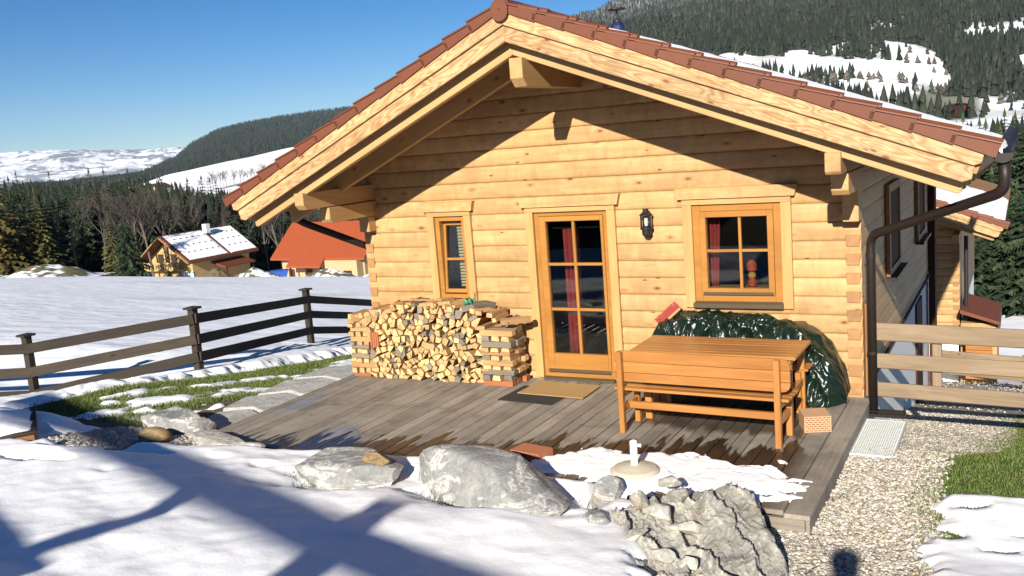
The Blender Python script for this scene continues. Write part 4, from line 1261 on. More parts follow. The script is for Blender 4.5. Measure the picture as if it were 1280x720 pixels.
for k in range(4):
    a = math.pi / 4 + k * math.pi / 2
    MB().tube([(-2.815 + .069 * math.cos(a), -.11 + .069 * math.sin(a), 1.885), (-2.815 + .069 * math.cos(a), -.11 + .069 * math.sin(a), 2.02)], .004, 6).build('cage_rod', M['black'], lan)

# ------------------------------------------------------------------ deck
deck = thing('wooden_deck', (-3.75, -1.65, -.15), 'weathered grey plank deck in front of the log cabin', 'deck')
x = -7.06; k = 0
pw = .148
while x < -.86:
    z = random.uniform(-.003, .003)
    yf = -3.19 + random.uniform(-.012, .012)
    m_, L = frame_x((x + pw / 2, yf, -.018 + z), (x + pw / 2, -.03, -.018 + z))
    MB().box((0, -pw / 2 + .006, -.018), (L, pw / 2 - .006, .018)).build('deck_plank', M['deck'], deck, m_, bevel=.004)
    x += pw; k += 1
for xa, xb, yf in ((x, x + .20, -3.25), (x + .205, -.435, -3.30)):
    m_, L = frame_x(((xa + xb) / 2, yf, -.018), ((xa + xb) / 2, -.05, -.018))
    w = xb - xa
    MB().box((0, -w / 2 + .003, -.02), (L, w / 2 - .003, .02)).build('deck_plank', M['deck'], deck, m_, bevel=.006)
def gbox(nm, a, b, g): return vbox(nm, a, b, M['deck'], deck, g)
gbox('edge_beam', (-.475, -3.28, -.30), (-.442, -.05, -.041), 1)
gbox('edge_beam', (-.86, -3.29, -.30), (-.478, -3.255, -.041), 0)
gbox('edge_beam', (-7.0, -3.17, -.30), (-.862, -3.135, -.041), 0)
gbox('edge_beam', (-7.04, -3.13, -.30), (-7.005, -.05, -.041), 1)

# ------------------------------------------------------------------ firewood
def clip_poly(poly, nx, ny, d):
    out = []
    for i in range(len(poly)):
        a = poly[i]; b = poly[(i + 1) % len(poly)]
        da = a[0] * nx + a[1] * ny - d; db = b[0] * nx + b[1] * ny - d
        if da <= 0: out.append(a)
        if da * db < 0:
            t = da / (da - db); out.append((a[0] + (b[0] - a[0]) * t, a[1] + (b[1] - a[1]) * t))
    return out
def wood_top(x): return float(np.interp(x, [-6.75, -6.5, -6.2, -5.9, -5.5, -5.1, -4.85], [.80, .89, .95, .985, .97, .94, .84]))
FW = dict(cat='firewood', group='split logs of the firewood stack')
LAB = ['pale split log end in the firewood stack by the small window', 'orange toned split log end in the firewood stack by the small window', 'grey weathered split log end in the firewood stack by the small window']
pts = []; s_ = .080
rows = int(1.08 / (s_ * .93))
for j in range(rows):
    for i in range(int(1.72 / s_) + 1):
        x = -6.62 + (i + (.5 if j % 2 else 0)) * s_ + random.uniform(-.34, .34) * s_
        z = .03 + j * s_ * .93 + random.uniform(-.34, .34) * s_
        if -6.66 < x < -4.93 and z < wood_top(x) - .03: pts.append((x, z))
def split_log(poly, y0, y1, lab):
    c = (sum(p[0] for p in poly) / len(poly), sum(p[1] for p in poly) / len(poly))
    q = [((p[0] - c[0]), (p[1] - c[1])) for p in poly]
    mb = MB(); mb.prism([(-a, b) for a, b in q], 1, 0, 1) if False else None
    n = len(q); L = y1 - y0
    # local X along +y (away from the viewer): grain direction
    mb.v += [(0, -a, b) for a, b in q] + [(L, -a * random.uniform(.8, 1), b * random.uniform(.8, 1)) for a, b in q]
    for i in range(n): mb.f.append((i, (i + 1) % n, n + (i + 1) % n, n + i)); mb.mi.append(1)
    mb.f.append(tuple(range(n))); mb.mi.append(0); mb.f.append(tuple(range(n, 2 * n))); mb.mi.append(0)
    grey = lab == 2
    o = mb.build('firewood_log', [M['grey_log'] if grey else M['split_end'], M['grey_log'] if grey else (M['red_plank'] if lab == 1 and random.random() < .3 else M['split_side'])], None,
                 Matrix.Translation((c[0], y0, c[1])) @ Matrix.Rotation(R_(90), 4, 'Z'))
    return tag(o, LAB[lab], **FW)
nlog = 0
for i, (px_, pz_) in enumerate(pts):
    poly = [(px_ - .1, max(.004, pz_ - .1)), (px_ + .1, max(.004, pz_ - .1)), (px_ + .1, pz_ + .075), (px_ - .1, pz_ + .075)]
    for j, (qx, qz) in enumerate(pts):
        if i == j: continue
        dx, dz = qx - px_, qz - pz_; d2 = dx * dx + dz * dz
        if d2 > .07: continue
        dl = math.sqrt(d2)
        poly = clip_poly(poly, dx / dl, dz / dl, ((px_ + qx) / 2 * dx + (pz_ + qz) / 2 * dz) / dl - .003)
        if len(poly) < 3: break
    if len(poly) < 3: continue
    k = 0
    while k < len(poly) and len(poly) > 3:                     # drop short edges so the ends read as split wedges
        a = poly[k]; b = poly[(k + 1) % len(poly)]
        if math.hypot(a[0] - b[0], a[1] - b[1]) < .034: poly.pop((k + 1) % len(poly))
        else: k += 1
    if len(poly) > 3 and random.random() < .45: poly.pop(random.randrange(len(poly)))
    if len(poly) < 3: continue
    r = random.random(); lab = 0 if r < .66 else (1 if r < .84 else 2)
    split_log(poly, -.455 + random.gauss(0, .022), -.06, lab); nlog += 1
def stick(p0, p1, w, h, lab, mats, roll=0.0):
    m_, L = frame_x(p0, p1)
    m_ = m_ @ Matrix.Rotation(roll, 4, 'X')
    mb = MB()
    ya, yb = -w / 2, w / 2; za, zb = -h / 2, h / 2; k = random.uniform(.1, .35)
    prof = [(ya, za), (yb, za + h * k * .3), (yb - w * k * .4, zb), (ya + w * k * .3, zb - h * k * .2)]
    mb.v += [(0, a, b) for a, b in prof] + [(L, a, b) for a, b in prof]
    for i in range(4): mb.f.append((i, (i + 1) % 4, 4 + (i + 1) % 4, 4 + i)); mb.mi.append(1)
    mb.f += [(0, 1, 2, 3), (4, 5, 6, 7)]; mb.mi += [0, 0]
    o = mb.build('firewood_log', mats, None, m_)
    return tag(o, lab, **FW)
WPALE = [M['split_end'], M['split_side']]; WGREY = [M['grey_log'], M['grey_log']]; WRED = [M['red_plank'], M['red_plank']]
def crib(x0, x1, y0, y1, ztop, lab, red_base, cnt=3):
    z = .0; k = 0
    while z < ztop:
        h = random.uniform(.046, .078)
        along_x = k % 2 == 0
        for i in range(cnt):
            mats = random.choice([WPALE] * 5 + [WGREY])
            if k == 0 and red_base: mats = WRED
            if along_x:
                yy = y0 + (i + .5) / cnt * (y1 - y0); e0 = random.uniform(-.02, .03); e1 = random.uniform(-.03, .04)
                stick((x0 + e0, yy, z + h / 2), (x1 + e1, yy, z + h / 2), (y1 - y0) / cnt * .84, h * .96, lab, mats)
            else:
                xx = x0 + (i + .5) / cnt * (x1 - x0)
                stick((xx, y0 + random.uniform(-.03, .02), z + h / 2), (xx, y1, z + h / 2), (x1 - x0) / cnt * .8, h * .96, lab, mats)
        z += h; k += 1
crib(-4.93, -4.50, -.50, -.10, .70, 'split log in the cross-stacked pier of firewood near the door', True)
crib(-6.99, -6.67, -.47, -.10, .80, 'split log in the cross-stacked pier of firewood at the cabin corner', True)
TOPS = []
for k in range(30):
    x_ = -6.9 + 2.35 * k / 29 + random.uniform(-.04, .04)
    zt = float(np.interp(x_, [-6.95, -6.7, -6.4, -6.2, -5.9, -5.5, -5.1, -4.85, -4.7, -4.5], [.80, .84, .90, .96, 1.0, .985, .96, .90, .84, .76]))
    w_ = random.uniform(.055, .085); yaw = random.gauss(.05, .18) if k % 7 else random.uniform(.8, 1.2)
    L_ = random.uniform(.33, .42); y_ = -.50 + random.uniform(-.02, .03)
    TOPS.append(((x_, y_, zt + random.uniform(-.015, .02)), (x_ + math.sin(yaw) * L_, y_ + math.cos(yaw) * L_, zt + random.uniform(0, .03)), w_, w_ * random.uniform(.65, 1.0)))
TOPS.append(((-6.15, -.36, 1.035), (-5.55, -.30, 1.03), .06, .025))
for k, (a, b, w, h) in enumerate(TOPS):
    stick(a, b, w, h, 'loose split log lying on top of the firewood stack', WGREY if k % 8 == 5 else WPALE, random.uniform(-.5, .5))
bk = MB().tube([(-5.02, -.42, 1.0), (-4.90, -.34, 1.0), (-4.78, -.28, .97)], [.045, .05, .04], 8).build('firewood_log', M['bark'])
tag(bk, 'dark round log with bark on top of the firewood stack', **FW)
sc_ = MB(); n = 7
for j in range(n):
    for i in range(n):
        sc_.v.append((-5.17 + i * .022, -.42 + j * .02, 1.045 + .028 * math.sin(i * 1.7 + j) + .03 * math.cos(j * 2.1) - .06 * abs(i / 3 - 1) ** 2))
for j in range(n - 1):
    for i in range(n - 1): a = j * n + i; sc_.f.append((a, a + 1, a + n + 1, a + n)); sc_.mi.append(0)
o = sc_.build('plastic_bag', M['green_scrap'], smooth=True); o.modifiers.new('t', 'SOLIDIFY').thickness = .003
tag(o, 'crumpled green plastic scrap on top of the firewood stack', 'plastic scrap')
for k in range(4):
    o = vbox('kindling', (-6.63 + k * .035, -.485, .40 + .01 * k), (-6.60 + k * .035, -.455, .62), M['red_plank'], None, 2)
    tag(o, 'reddish kindling stick wedged upright in the firewood stack', 'kindling', 'reddish kindling sticks')

# ------------------------------------------------------------------ garden table and benches
tab = thing('garden_table', (-1.77, -.97, 0), 'varnished wooden slatted garden table behind the bench', 'table')
ns = 7; y0, y1 = -1.345, -.600
for i in range(ns):
    ya = y0 + (y1 - y0) / ns * i + .005; yb = y0 + (y1 - y0) / ns * (i + 1) - .005
    vbox('tabletop_slat', (-2.62, ya, .708), (-.93, yb, .740), M['bench'], tab, 0, .002)
for xx in (-2.46, -1.02):
    vbox('crossbar', (xx - .03, -1.30, .64), (xx + .03, -.64, .706), M['bench'], tab, 1)
    for yy in (-1.25, -.66): vbox('leg', (xx - .035, yy - .03, 0), (xx + .035, yy + .03, .638), M['bench'], tab, 2)
    vbox('crossbar', (xx - .025, -1.22, .30), (xx + .025, -.69, .36), M['bench'], tab, 1)
vbox('stretcher', (-2.43, -.98, .31), (-1.05, -.94, .37), M['bench'], tab, 0)

def bench(name, cx, cy, rz, label, L=1.66, back=True):
    t = thing(name, (cx, cy, 0), label, 'bench', None, rz)
    W0 = WM[t.name]
    def vb(nm, a, b, g, bev=.005, par=t):
        o = vbox(nm, a, b, M['bench'], None, g, bev); m = WM[o.name]
        o.parent = par; o.matrix_parent_inverse = Matrix.Identity(4); WM[o.name] = W0 @ m
        return o
    for s in (-1, 1):
        x = s * (L / 2 - .05)
        vb('rear_post', (x - .028, -.235, 0), (x + .028, -.175, .835 if back else .43), 2)
        vb('front_leg', (x - .028, .16, 0), (x + .028, .215, .425), 2)
        vb('side_rail', (x - .022, -.174, .21), (x + .022, .159, .28), 1)
        vb('seat_bearer', (x - .022, -.174, .36), (x + .022, .159, .425), 1)
    for k in range(4):
        ya = -.17 + k * .102
        vb('seat_slat', (-L / 2 - .04, ya, .428), (L / 2 + .04, ya + .092, .456), 0)
    vb('stretcher', (-L / 2 + .03, -.06, .215), (L / 2 - .03, -.015, .285), 0)
    if back:
        nb = 6; r = .07; zs = [(.525, .615), (.621, .722), (.728, .835)]
        for k, (za, zb) in enumerate(zs):
            h = zb - za; xa = -L / 2 - .03; xb = L / 2 + .06
            poly = [(xa, 0), (xb, 0), (xb, h), (xa, h)]
            if k == 0: poly = [(xa, h)] + [(xa + r - r * math.cos(a), r - r * math.sin(a)) for a in [i * math.pi / 8 for i in range(5)]] + [(xb - r + r * math.cos(a), r - r * math.sin(a)) for a in [math.pi / 2 - i * math.pi / 8 for i in range(5)]] + [(xb, h)]
            if k == 2: poly = [(xa, 0), (xb, 0)] + [(xb - r + r * math.cos(a), h - r + r * math.sin(a)) for a in [i * math.pi / 8 for i in range(5)]] + [(xa + r - r * math.cos(a), h - r + r * math.sin(a)) for a in [math.pi / 2 - i * math.pi / 8 for i in range(5)]]
            mb = MB(); mb.prism(poly, 1, -.172, -.146)
            o = mb.build('back_slat', M['bench'], None, Matrix.Translation((0, 0, za)), bevel=.0015)
            o.parent = t; o.matrix_parent_inverse = Matrix.Identity(4)
    return t
bench('garden_bench', -1.765, -1.60, R_(-2.2), 'varnished wooden garden bench with slatted back, in front of the table')
bench('garden_bench', -1.80, -.52, 0.0, 'wooden bench seat tucked between garden table and green tarpaulin', 1.62, False)

# ------------------------------------------------------------------ tarpaulin over the pile at the wall
us = np.linspace(0, 1, 260); vs_ = np.linspace(0, 1, 110)
UU, VV = np.meshgrid(us, vs_, indexing='ij')
xx = -2.83 + 2.18 * UU
top = np.interp(xx, [-2.83, -2.72, -2.45, -2.0, -1.55, -1.13, -.92, -.78, -.68, -.64], [.60, .78, .885, .905, .87, .82, .68, .50, .26, .02])
depth = np.interp(xx, [-2.83, -2.5, -1.3, -1.0, -.8, -.64], [.16, .27, .30, .46, .44, .22])
rid = lambda n: 1 - np.abs(2 * n - 1)
wr = rid(fbm(xx * 2.6 + VV * 2.0, VV * 1.6, s=201, o=2)) - .7; wr2 = rid(fbm(xx * 6.5 - VV * 2.5, VV * 3.2 + xx, s=205, o=2)) - .7; wr3 = rid(fbm(xx * 15 + VV * 5, VV * 6 - xx * 3, s=209, o=2)) - .7
ang = np.clip(VV * 1.28, 0, 1.28)
prof_y = np.where(VV < .35, -.03 - depth * .75 * (VV / .35), -.03 - depth * (.75 + .25 * np.sin((VV - .35) / .65 * 1.57)))
prof_z = np.where(VV < .35, top * (1 - .06 * (VV / .35) ** 2), top * .94 * (1 - ((VV - .35) / .65) ** 1.15))
YT = prof_y - wr * .09 * np.sin(VV * 3.14) - wr2 * .075 * np.clip(VV * 3, 0, 1) - wr3 * .05 * np.clip(VV * 3, 0, 1)
ZT = np.maximum(prof_z + wr * .07 * (1 - VV) + wr2 * .055 * (1 - VV) + wr3 * .022 * (1 - VV), .006)
XT = xx + wr * .05 * np.sin(UU * 3.14) + wr2 * .03
YT = np.minimum(YT, -.028)
o = bpy.data.objects.new('tarpaulin', np_mesh('tarpaulin', np.stack([XT, YT, ZT], -1).reshape(-1, 3), grid_faces(260, 110), M['tarp'], None, True))
link(o); o.modifiers.new('t', 'SOLIDIFY').thickness = .004
tag(o, 'crumpled dark green tarpaulin draped over a pile beneath the big window', 'tarpaulin')

# broom head showing above the tarpaulin
br = thing('broom', (-2.6, -.12, .75), 'red bristled broom leaning upside down behind the green tarpaulin', 'broom')
ax = Vector((.76, 0, .65)).normalized(); nrm = Vector((-.65, -.12, .76)).normalized()
c0 = Vector((-2.70, -.12, .76))
mbb = MB()
for i in range(26):
    for j in range(5):
        p = c0 + ax * (i / 25 * .30) + Vector((0, (j - 2) * .012, 0)); q = p + nrm * random.uniform(.075, .095) + ax * random.uniform(-.015, .015)
        mbb.tube([p, q], [.004, .003], 4, True)
mbb.build('bristles', M['bristle'], br)
board('block', c0 - nrm * .012 - ax * .01, c0 + ax * .31 - nrm * .012, .06, .028, M['rafter'], br, nrm)
MB().tube([c0 + ax * .15 - nrm * .02, c0 + ax * .15 - nrm * .5 + Vector((-.0, .03, -.35))], .012, 8).build('handle', M['rafter'], br)

# ------------------------------------------------------------------ bricks, parasol stand, mats, grate
def hollow_brick(name, loc, rz, L, W, H, mat, label, rows, colsn, tall_slots):
    """perforated brick: webs around real holes, holes run along local Y"""
    t = thing(name, loc, label, 'brick', None, rz); W0 = WM[t.name]
    mb = MB(); wb = .009
    hz = (H - wb * (rows + 1)) / rows
    for r in range(rows + 1): z = r * (hz + wb); mb.box((-L / 2, -W / 2, z), (L / 2, W / 2, z + wb))
    for r in range(rows):
        z = r * (hz + wb) + wb
        hw = (L - wb * (colsn + 1)) / colsn
        sh = (hw + wb) / 2 if (r % 2 and not tall_slots) else 0
        xs = [-L / 2] + [-L / 2 + c * (hw + wb) + sh for c in range(0 if sh else 1, colsn)] + [L / 2 - wb]
        for x in xs: mb.box((x, -W / 2 + .001, z + .0005), (x + wb, W / 2 - .001, z + hz - .0005))
    o = mb.build('shell', mat, t, W0)
    MB().box((-L / 2 + .004, -W / 2 + .05, .004), (L / 2 - .004, W / 2 - .05, H - .004)).build('core', mat, t, W0)
    return t
hollow_brick('hollow_brick', (-.80, -1.165, .0), R_(22), .25, .28, .155, M['brick_tan'], 'tan perforated clay brick beside the bench leg', 7, 6, False)
hollow_brick('hollow_brick', (-3.10, -2.73, .0), R_(-10), .34, .22, .10, M['brick_red'], 'red perforated clay brick lying by the boulder', 2, 13, True)

um = thing('parasol_stand', (-2.0, -2.89, .0), 'round beige concrete parasol stand with white tube on the snowy deck edge', 'parasol stand')
MB().lathe([(.20, .0), (.218, .012), (.218, .05), (.19, .075), (.10, .098), (.045, .105)], (-2.0, -2.89, .012), 36).build('base', M['concrete'], um, smooth=False)
MB().lathe([(.032, .11), (.032, .325), (.026, .328), (.026, .30)], (-2.0, -2.89, .0), 18).build('tube', M['white_plastic'], um, smooth=False)
MB().tube([(-1.975, -2.89, .29), (-1.93, -2.885, .29)], [.012, .016], 10).build('clamp_screw', M['white_plastic'], um)
MB().tube([(-1.965, -3.0, .09), (-1.965, -3.002, .104)], .012, 10).build('bolt', M['galv'], um)

def rug(name, pts4, h, mat, label):
    c = Vector((sum(p[0] for p in pts4) / 4, sum(p[1] for p in pts4) / 4, .004))
    mb = MB(); mb.prism([(p[0] - c.x, p[1] - c.y) for p in pts4], 2, 0, h)
    o = mb.build(name, mat, None, Matrix.Translation(c), bevel=.004); return tag(o, label, 'doormat')
rug('doormat', [(-4.42, -1.05), (-3.69, -1.10), (-3.655, -.50), (-4.39, -.42)], .008, M['mat_black'], 'black rubber mat partly under the tan doormat')
o = rug('doormat', [(-4.30, -.78), (-3.43, -.82), (-3.44, -.27), (-4.27, -.24)], .012, M['mat_tan'], 'tan coir doormat at the terrace door'); o.location.z += .010

gr = thing('drain_grate', (-.27, -.92, -.15), 'pale galvanised metal grate lying on the gravel by the down pipe', 'grate')
mb = MB(); X0, X1, Y0, Y1 = -.445, -.055, -1.44, -.36
mb.box((X0, Y0, -.165), (X1, Y0 + .015, -.125)); mb.box((X0, Y1 - .015, -.165), (X1, Y1, -.125)); mb.box((X0, Y0 + .015, -.165), (X0 + .012, Y1 - .015, -.125)); mb.box((X1 - .012, Y0 + .015, -.165), (X1, Y1 - .015, -.125)); mb.build('frame', M['galv'], gr)
mb = MB()
for i in range(1, 18): xx_ = X0 + .012 + (X1 - X0 - .024) * i / 18; mb.box((xx_ - .0065, Y0 + .016, -.155), (xx_ + .0065, Y1 - .016, -.128))
tag(mb.build('bearing_bars', M['galv'], gr), kind='stuff')
mb = MB()
for i in range(1, 28): yy_ = Y0 + (Y1 - Y0) * i / 28; mb.box((X0 + .013, yy_ - .004, -.150), (X1 - .013, yy_ + .004, -.1265))
tag(mb.build('cross_bars', M['galv'], gr), kind='stuff')

# ------------------------------------------------------------------ rocks
def rock(name, loc, size, seed, mat, label, cuts=9, rz=0.0, cat='rock', tilt=(0, 0), group=None, sub=4, rough=.10, flat=None, base=.35, boxy=1.0, skew=0.0, dr=(.55, .85), sharp=28):
    rr = random.Random(seed)
    bm = bmesh.new(); bmesh.ops.create_icosphere(bm, subdivisions=sub, radius=1.0)
    P = np.array([v.co[:] for v in bm.verts])
    if boxy != 1.0: P = np.sign(P) * np.abs(P) ** boxy
    for k in range(cuts):
        n = np.array([rr.gauss(0, 1), rr.gauss(0, 1), rr.gauss(.15, .8)]); n /= np.linalg.norm(n)
        d = rr.uniform(*dr); ex = P @ n - d
        P = P - np.where(ex > 0, ex * .94, 0)[:, None] * n
    if flat is not None: P[:, 2] = np.where(P[:, 2] > flat, flat + (P[:, 2] - flat) * .12, P[:, 2])
    r = np.linalg.norm(P, axis=1, keepdims=True)
    dn = P / r
    nz = fbm(P[:, 0] * 1.6 + seed, P[:, 1] * 1.6, P[:, 2] * 1.6, s=seed, o=5) - .5
    nz2 = fbm(P[:, 0] * 1.2, P[:, 1] * 1.2, P[:, 2] * 9 + P[:, 0] * 2, s=seed + 5, o=3) - .5
    P = P + dn * (nz * rough * 2.4 + nz2 * rough * .7)[:, None]
    P[:, 2] = P[:, 2] * (1 + skew * P[:, 0])
    P = P * np.array(size) / 2
    P[:, 2] = P[:, 2] + size[2] * (.5 - base)
    for v, p in zip(bm.verts, P): v.co = p
    me = bpy.data.meshes.new(name); bm.to_mesh(me); bm.free(); me.materials.append(mat)
    me.polygons.foreach_set('use_smooth', [True] * len(me.polygons))
    try: me.set_sharp_from_angle(angle=R_(sharp))
    except Exception: pass
    o = bpy.data.objects.new(name, me)
    link(o, None, Matrix.Translation(loc) @ Matrix.Rotation(rz, 4, 'Z') @ Matrix.Rotation(tilt[0], 4, 'X') @ Matrix.Rotation(tilt[1], 4, 'Y'))
    return tag(o, label, cat, group)
rock('boulder', (-4.42, -3.85, .05), (1.12, .68, .46), 14, M['rock'], 'low grey boulder in the snow with a brown stone on it', 13, R_(6), rough=.06, boxy=.65, dr=(.72, .98), flat=.6)
rock('stone', (-4.10, -3.82, .25), (.30, .22, .14), 12, M['brown_stone'], 'small brown stone resting on the low grey boulder', 6, .3)
rock('boulder', (-2.93, -3.76, .05), (1.62, .74, .54), 46, M['rock'], 'big elongated grey boulder with white veins before the deck', 12, R_(-17), tilt=(R_(-8), 0), rough=.055, boxy=.62, skew=-.14, dr=(.78, 1.0))
# the slanting schist slab: strata stepping down from a ridge towards the snow
SLAB = [(-1.28, -3.30), (-.95, -3.24), (-.78, -3.40), (-.62, -3.78), (-.36, -4.35), (-.18, -4.80), (-.5, -5.1), (-1.3, -4.98), (-1.66, -4.62), (-2.0, -4.28), (-1.92, -4.0), (-1.74, -3.62), (-1.50, -3.38)]
def poly_dist(X, Y, poly):
    """signed distance, positive inside"""
    d = np.full(X.shape, 1e9); ins = np.zeros(X.shape, bool)
    n = len(poly)
    for i in range(n):
        ax, ay = poly[i]; bx, by = poly[(i + 1) % n]
        ex, ey = bx - ax, by - ay; wx, wy = X - ax, Y - ay
        tt = np.clip((wx * ex + wy * ey) / (ex * ex + ey * ey), 0, 1)
        d = np.minimum(d, np.hypot(wx - ex * tt, wy - ey * tt))
        c = (ay > Y) != (by > Y)
        ins ^= c & (X < (bx - ax) * (Y - ay) / (by - ay + 1e-12) + ax)
    return np.where(ins, d, -d)
def slab_top(X, Y):
    ridge = poly_dist(X, Y, [(-1.22, -3.34), (-.95, -3.28), (-.80, -3.42), (-.42, -4.35), (-.26, -4.9), (-.50, -4.9), (-.84, -4.3), (-1.12, -3.78)])
    base = .11 + .10 * (Y + 3.4) * .9 - .02 * (X + 1.0)
    base = base - .03 * sstep(-1.4, -1.95, X) + .065 * sstep(-.10, .06, ridge)
    s = (X * .80 + Y * .60) * 3.6 + (fbm(X * 2.2, Y * 2.2, s=301, o=3) - .5) * 1.6
    saw = s - np.floor(s)
    base = base + .075 * (saw ** 3 - .3)
    s2 = (X * .86 + Y * .50) * 15 + (fbm(X * 3, Y * 3, s=305, o=3) - .5) * 4
    base = base + .020 * ((s2 - np.floor(s2)) ** 2 - .3)
    return base + (fbm((X * .6 - Y * .8) * 1.6, (X * .8 + Y * .6) * 5, s=307, o=5) - .5) * .09 + (fbm(X * 16, Y * 16, s=309, o=3) - .5) * .018
lx = np.linspace(-2.15, .0, 190); ly = np.linspace(-5.2, -3.1, 200)
LX, LY = np.meshgrid(lx, ly, indexing='ij')
pd_ = poly_dist(LX, LY, SLAB) + (fbm(LX * 5, LY * 5, s=311, o=4) - .5) * .12
LZ_ = slab_top(LX, LY)
low_ = G(LX, LY) - .12
LZ_ = low_ + (LZ_ - low_) * sstep(-.035, .045, pd_)
F = grid_faces(190, 200); F = F[(pd_.ravel() > -.05)[F].any(1)]
used = np.unique(F); remap = np.full(LX.size, -1); remap[used] = np.arange(len(used))
V = np.stack([LX + .02 * (fbm(LX * 9, LZ_ * 20, LY * 9, s=313) - .5), LY, LZ_], -1).reshape(-1, 3)[used]
V = V - np.array([-1.0, -4.1, -.1])
ca_, sa_ = math.cos(R_(52)), math.sin(R_(52)); V = np.stack([V[:, 0] * ca_ - V[:, 1] * sa_, V[:, 0] * sa_ + V[:, 1] * ca_, V[:, 2]], -1)
o = bpy.data.objects.new('stone_slab', np_mesh('stone_slab', V, remap[F], M['slate'], None, False)); link(o, None, Matrix.Translation((-1.0, -4.1, -.1)) @ Matrix.Rotation(R_(-52), 4, 'Z'))
tag(o, 'large slanting layered schist slab at the corner of the deck', 'rock')
def st(x_, y_): return float(slab_top(np.array([x_]), np.array([y_]))[0])
sm = [(-1.50, -3.42, .06, .22, 'grey angular stone topmost on the slanting schist slab'), (-1.36, -3.58, .07, .24, 'grey wedge stone with sharp tip on the schist slab'), (-1.66, -3.70, .07, .24, 'flat blue grey stone at the snow edge of the schist slab'),
      (-1.42, -3.86, .09, .26, 'pale oblong stone across the middle of the schist slab'), (-1.16, -3.98, .10, .26, 'pale green grey stone in the centre of the schist slab'), (-1.50, -4.20, .09, .24, 'rounded pale stone low on the schist slab'),
      (-1.36, -4.28, .08, .22, 'pale grey stone beside the rounded one on the schist slab'), (-1.20, -4.42, .09, .22, 'yellowish pale stone at the foot of the schist slab'), (-1.02, -4.42, .09, .20, 'small grey white stone at the foot of the schist slab'),
      (-1.76, -4.0, .06, .14, 'little dark stone where snow meets the schist slab'), (-1.24, -3.78, .08, .17, 'little pale stone wedged between larger ones on the slab'), (-1.62, -3.55, .05, .2, 'dark grey stone behind the flat blue grey one')]
for k, (x_, y_, z_, s, lab) in enumerate(sm):
    if k in (6, 9, 10, 11): continue
    rock('stone', (x_, y_, max(st(x_, y_), z_ - .1) + .045), (s * 1.5, s * 1.1, s * .62), 50 + k, M['slate'] if k in (0, 1, 2, 9, 11) else M['pale_stone'], lab, 16, k * .9, 'stone', (random.uniform(-.2, .2), random.uniform(-.2, .2)), sub=3, rough=.015, base=.36, dr=(.32, .6), boxy=.8, sharp=18)
rock('boulder', (-7.66, -2.94, .02), (1.02, .62, .44), 21, M['rock'], 'jagged pale boulder standing at the corner of deck and flagstones', 11, R_(-8), flat=.5)
rock('boulder', (-7.22, -2.98, .0), (.36, .40, .34), 22, M['rock'], 'broken pale rock leaning on the jagged boulder', 9, .4)
rock('stone_slab', (-6.50, -3.36, .02), (1.05, .50, .24), 23, M['slate'], 'flat streaked grey stone slab at the deck corner', 8, R_(-6), flat=.5)
rock('stone', (-5.98, -3.45, .03), (.36, .24, .16), 24, M['pale_stone'], 'small pale stone at the end of the flat streaked slab', 8, .2)
rock('stone', (-7.38, -3.47, .06), (.42, .28, .20), 25, M['brown_stone'], 'rounded brown stone in the snow beside the flat slab', 5, .1, rough=.05)
rock('stone_slab', (-9.6, -2.30, -.16), (1.9, .75, .24), 26, M['rock'], 'long flat shaded rock by the corner post of the fence', 8, R_(-12), flat=.4)
rock('stone_slab', (-8.5, -2.62, -.10), (.9, .5, .2), 28, M['rock'], 'flat snow covered rock between planter and lawn', 8, R_(6), flat=.4)
rock('stone', (-5.02, -3.45, .06), (.20, .14, .09), 29, M['rock'], 'small grey stone just showing in the snow beside the deck', 6, 0)
rock('stone', (-1.88, -4.02, .06), (.22, .2, .16), 31, M['rock'], 'grey stone in the hollow beside the big boulder', 6, 0)
rock('stone', (-2.06, -3.36, -.02), (.3, .3, .3), 32, M['rock'], 'dark stone in the gap between boulder and parasol stand', 6, 0)

# flagstones along the deck
fl_ = [([(-7.12, -2.86), (-7.62, -2.78), (-7.75, -2.2), (-7.4, -1.98), (-7.12, -2.12)], 'flagstone beside the deck nearest the jagged boulder'),
       ([(-7.12, -2.08), (-7.42, -1.94), (-7.78, -2.1), (-7.92, -1.55), (-7.5, -1.22), (-7.12, -1.35)], 'second flagstone beside the deck counted from the boulder'),
       ([(-7.12, -1.30), (-7.5, -1.17), (-7.86, -1.42), (-7.95, -.75), (-7.5, -.5), (-7.12, -.6)], 'third flagstone beside the deck counted from the boulder'),
       ([(-7.12, -.55), (-7.5, -.45), (-7.92, -.66), (-7.88, .05), (-7.45, .25), (-7.12, .2)], 'pale flagstone next to the firewood stack')]
for poly, lab in fl_:
    cx = sum(p[0] for p in poly) / len(poly); cy = sum(p[1] for p in poly) / len(poly)
    mb = MB(); mb.prism([(p[0] - cx, p[1] - cy) for p in poly], 2, -.12, .0)
    o = mb.build('flagstone', M['flag'], None, Matrix.Translation((cx, cy, -.035)) @ Matrix.Rotation(random.uniform(-.02, .02), 4, 'X'), bevel=.02); tag(o, lab, 'flagstone', 'flagstones along the deck')

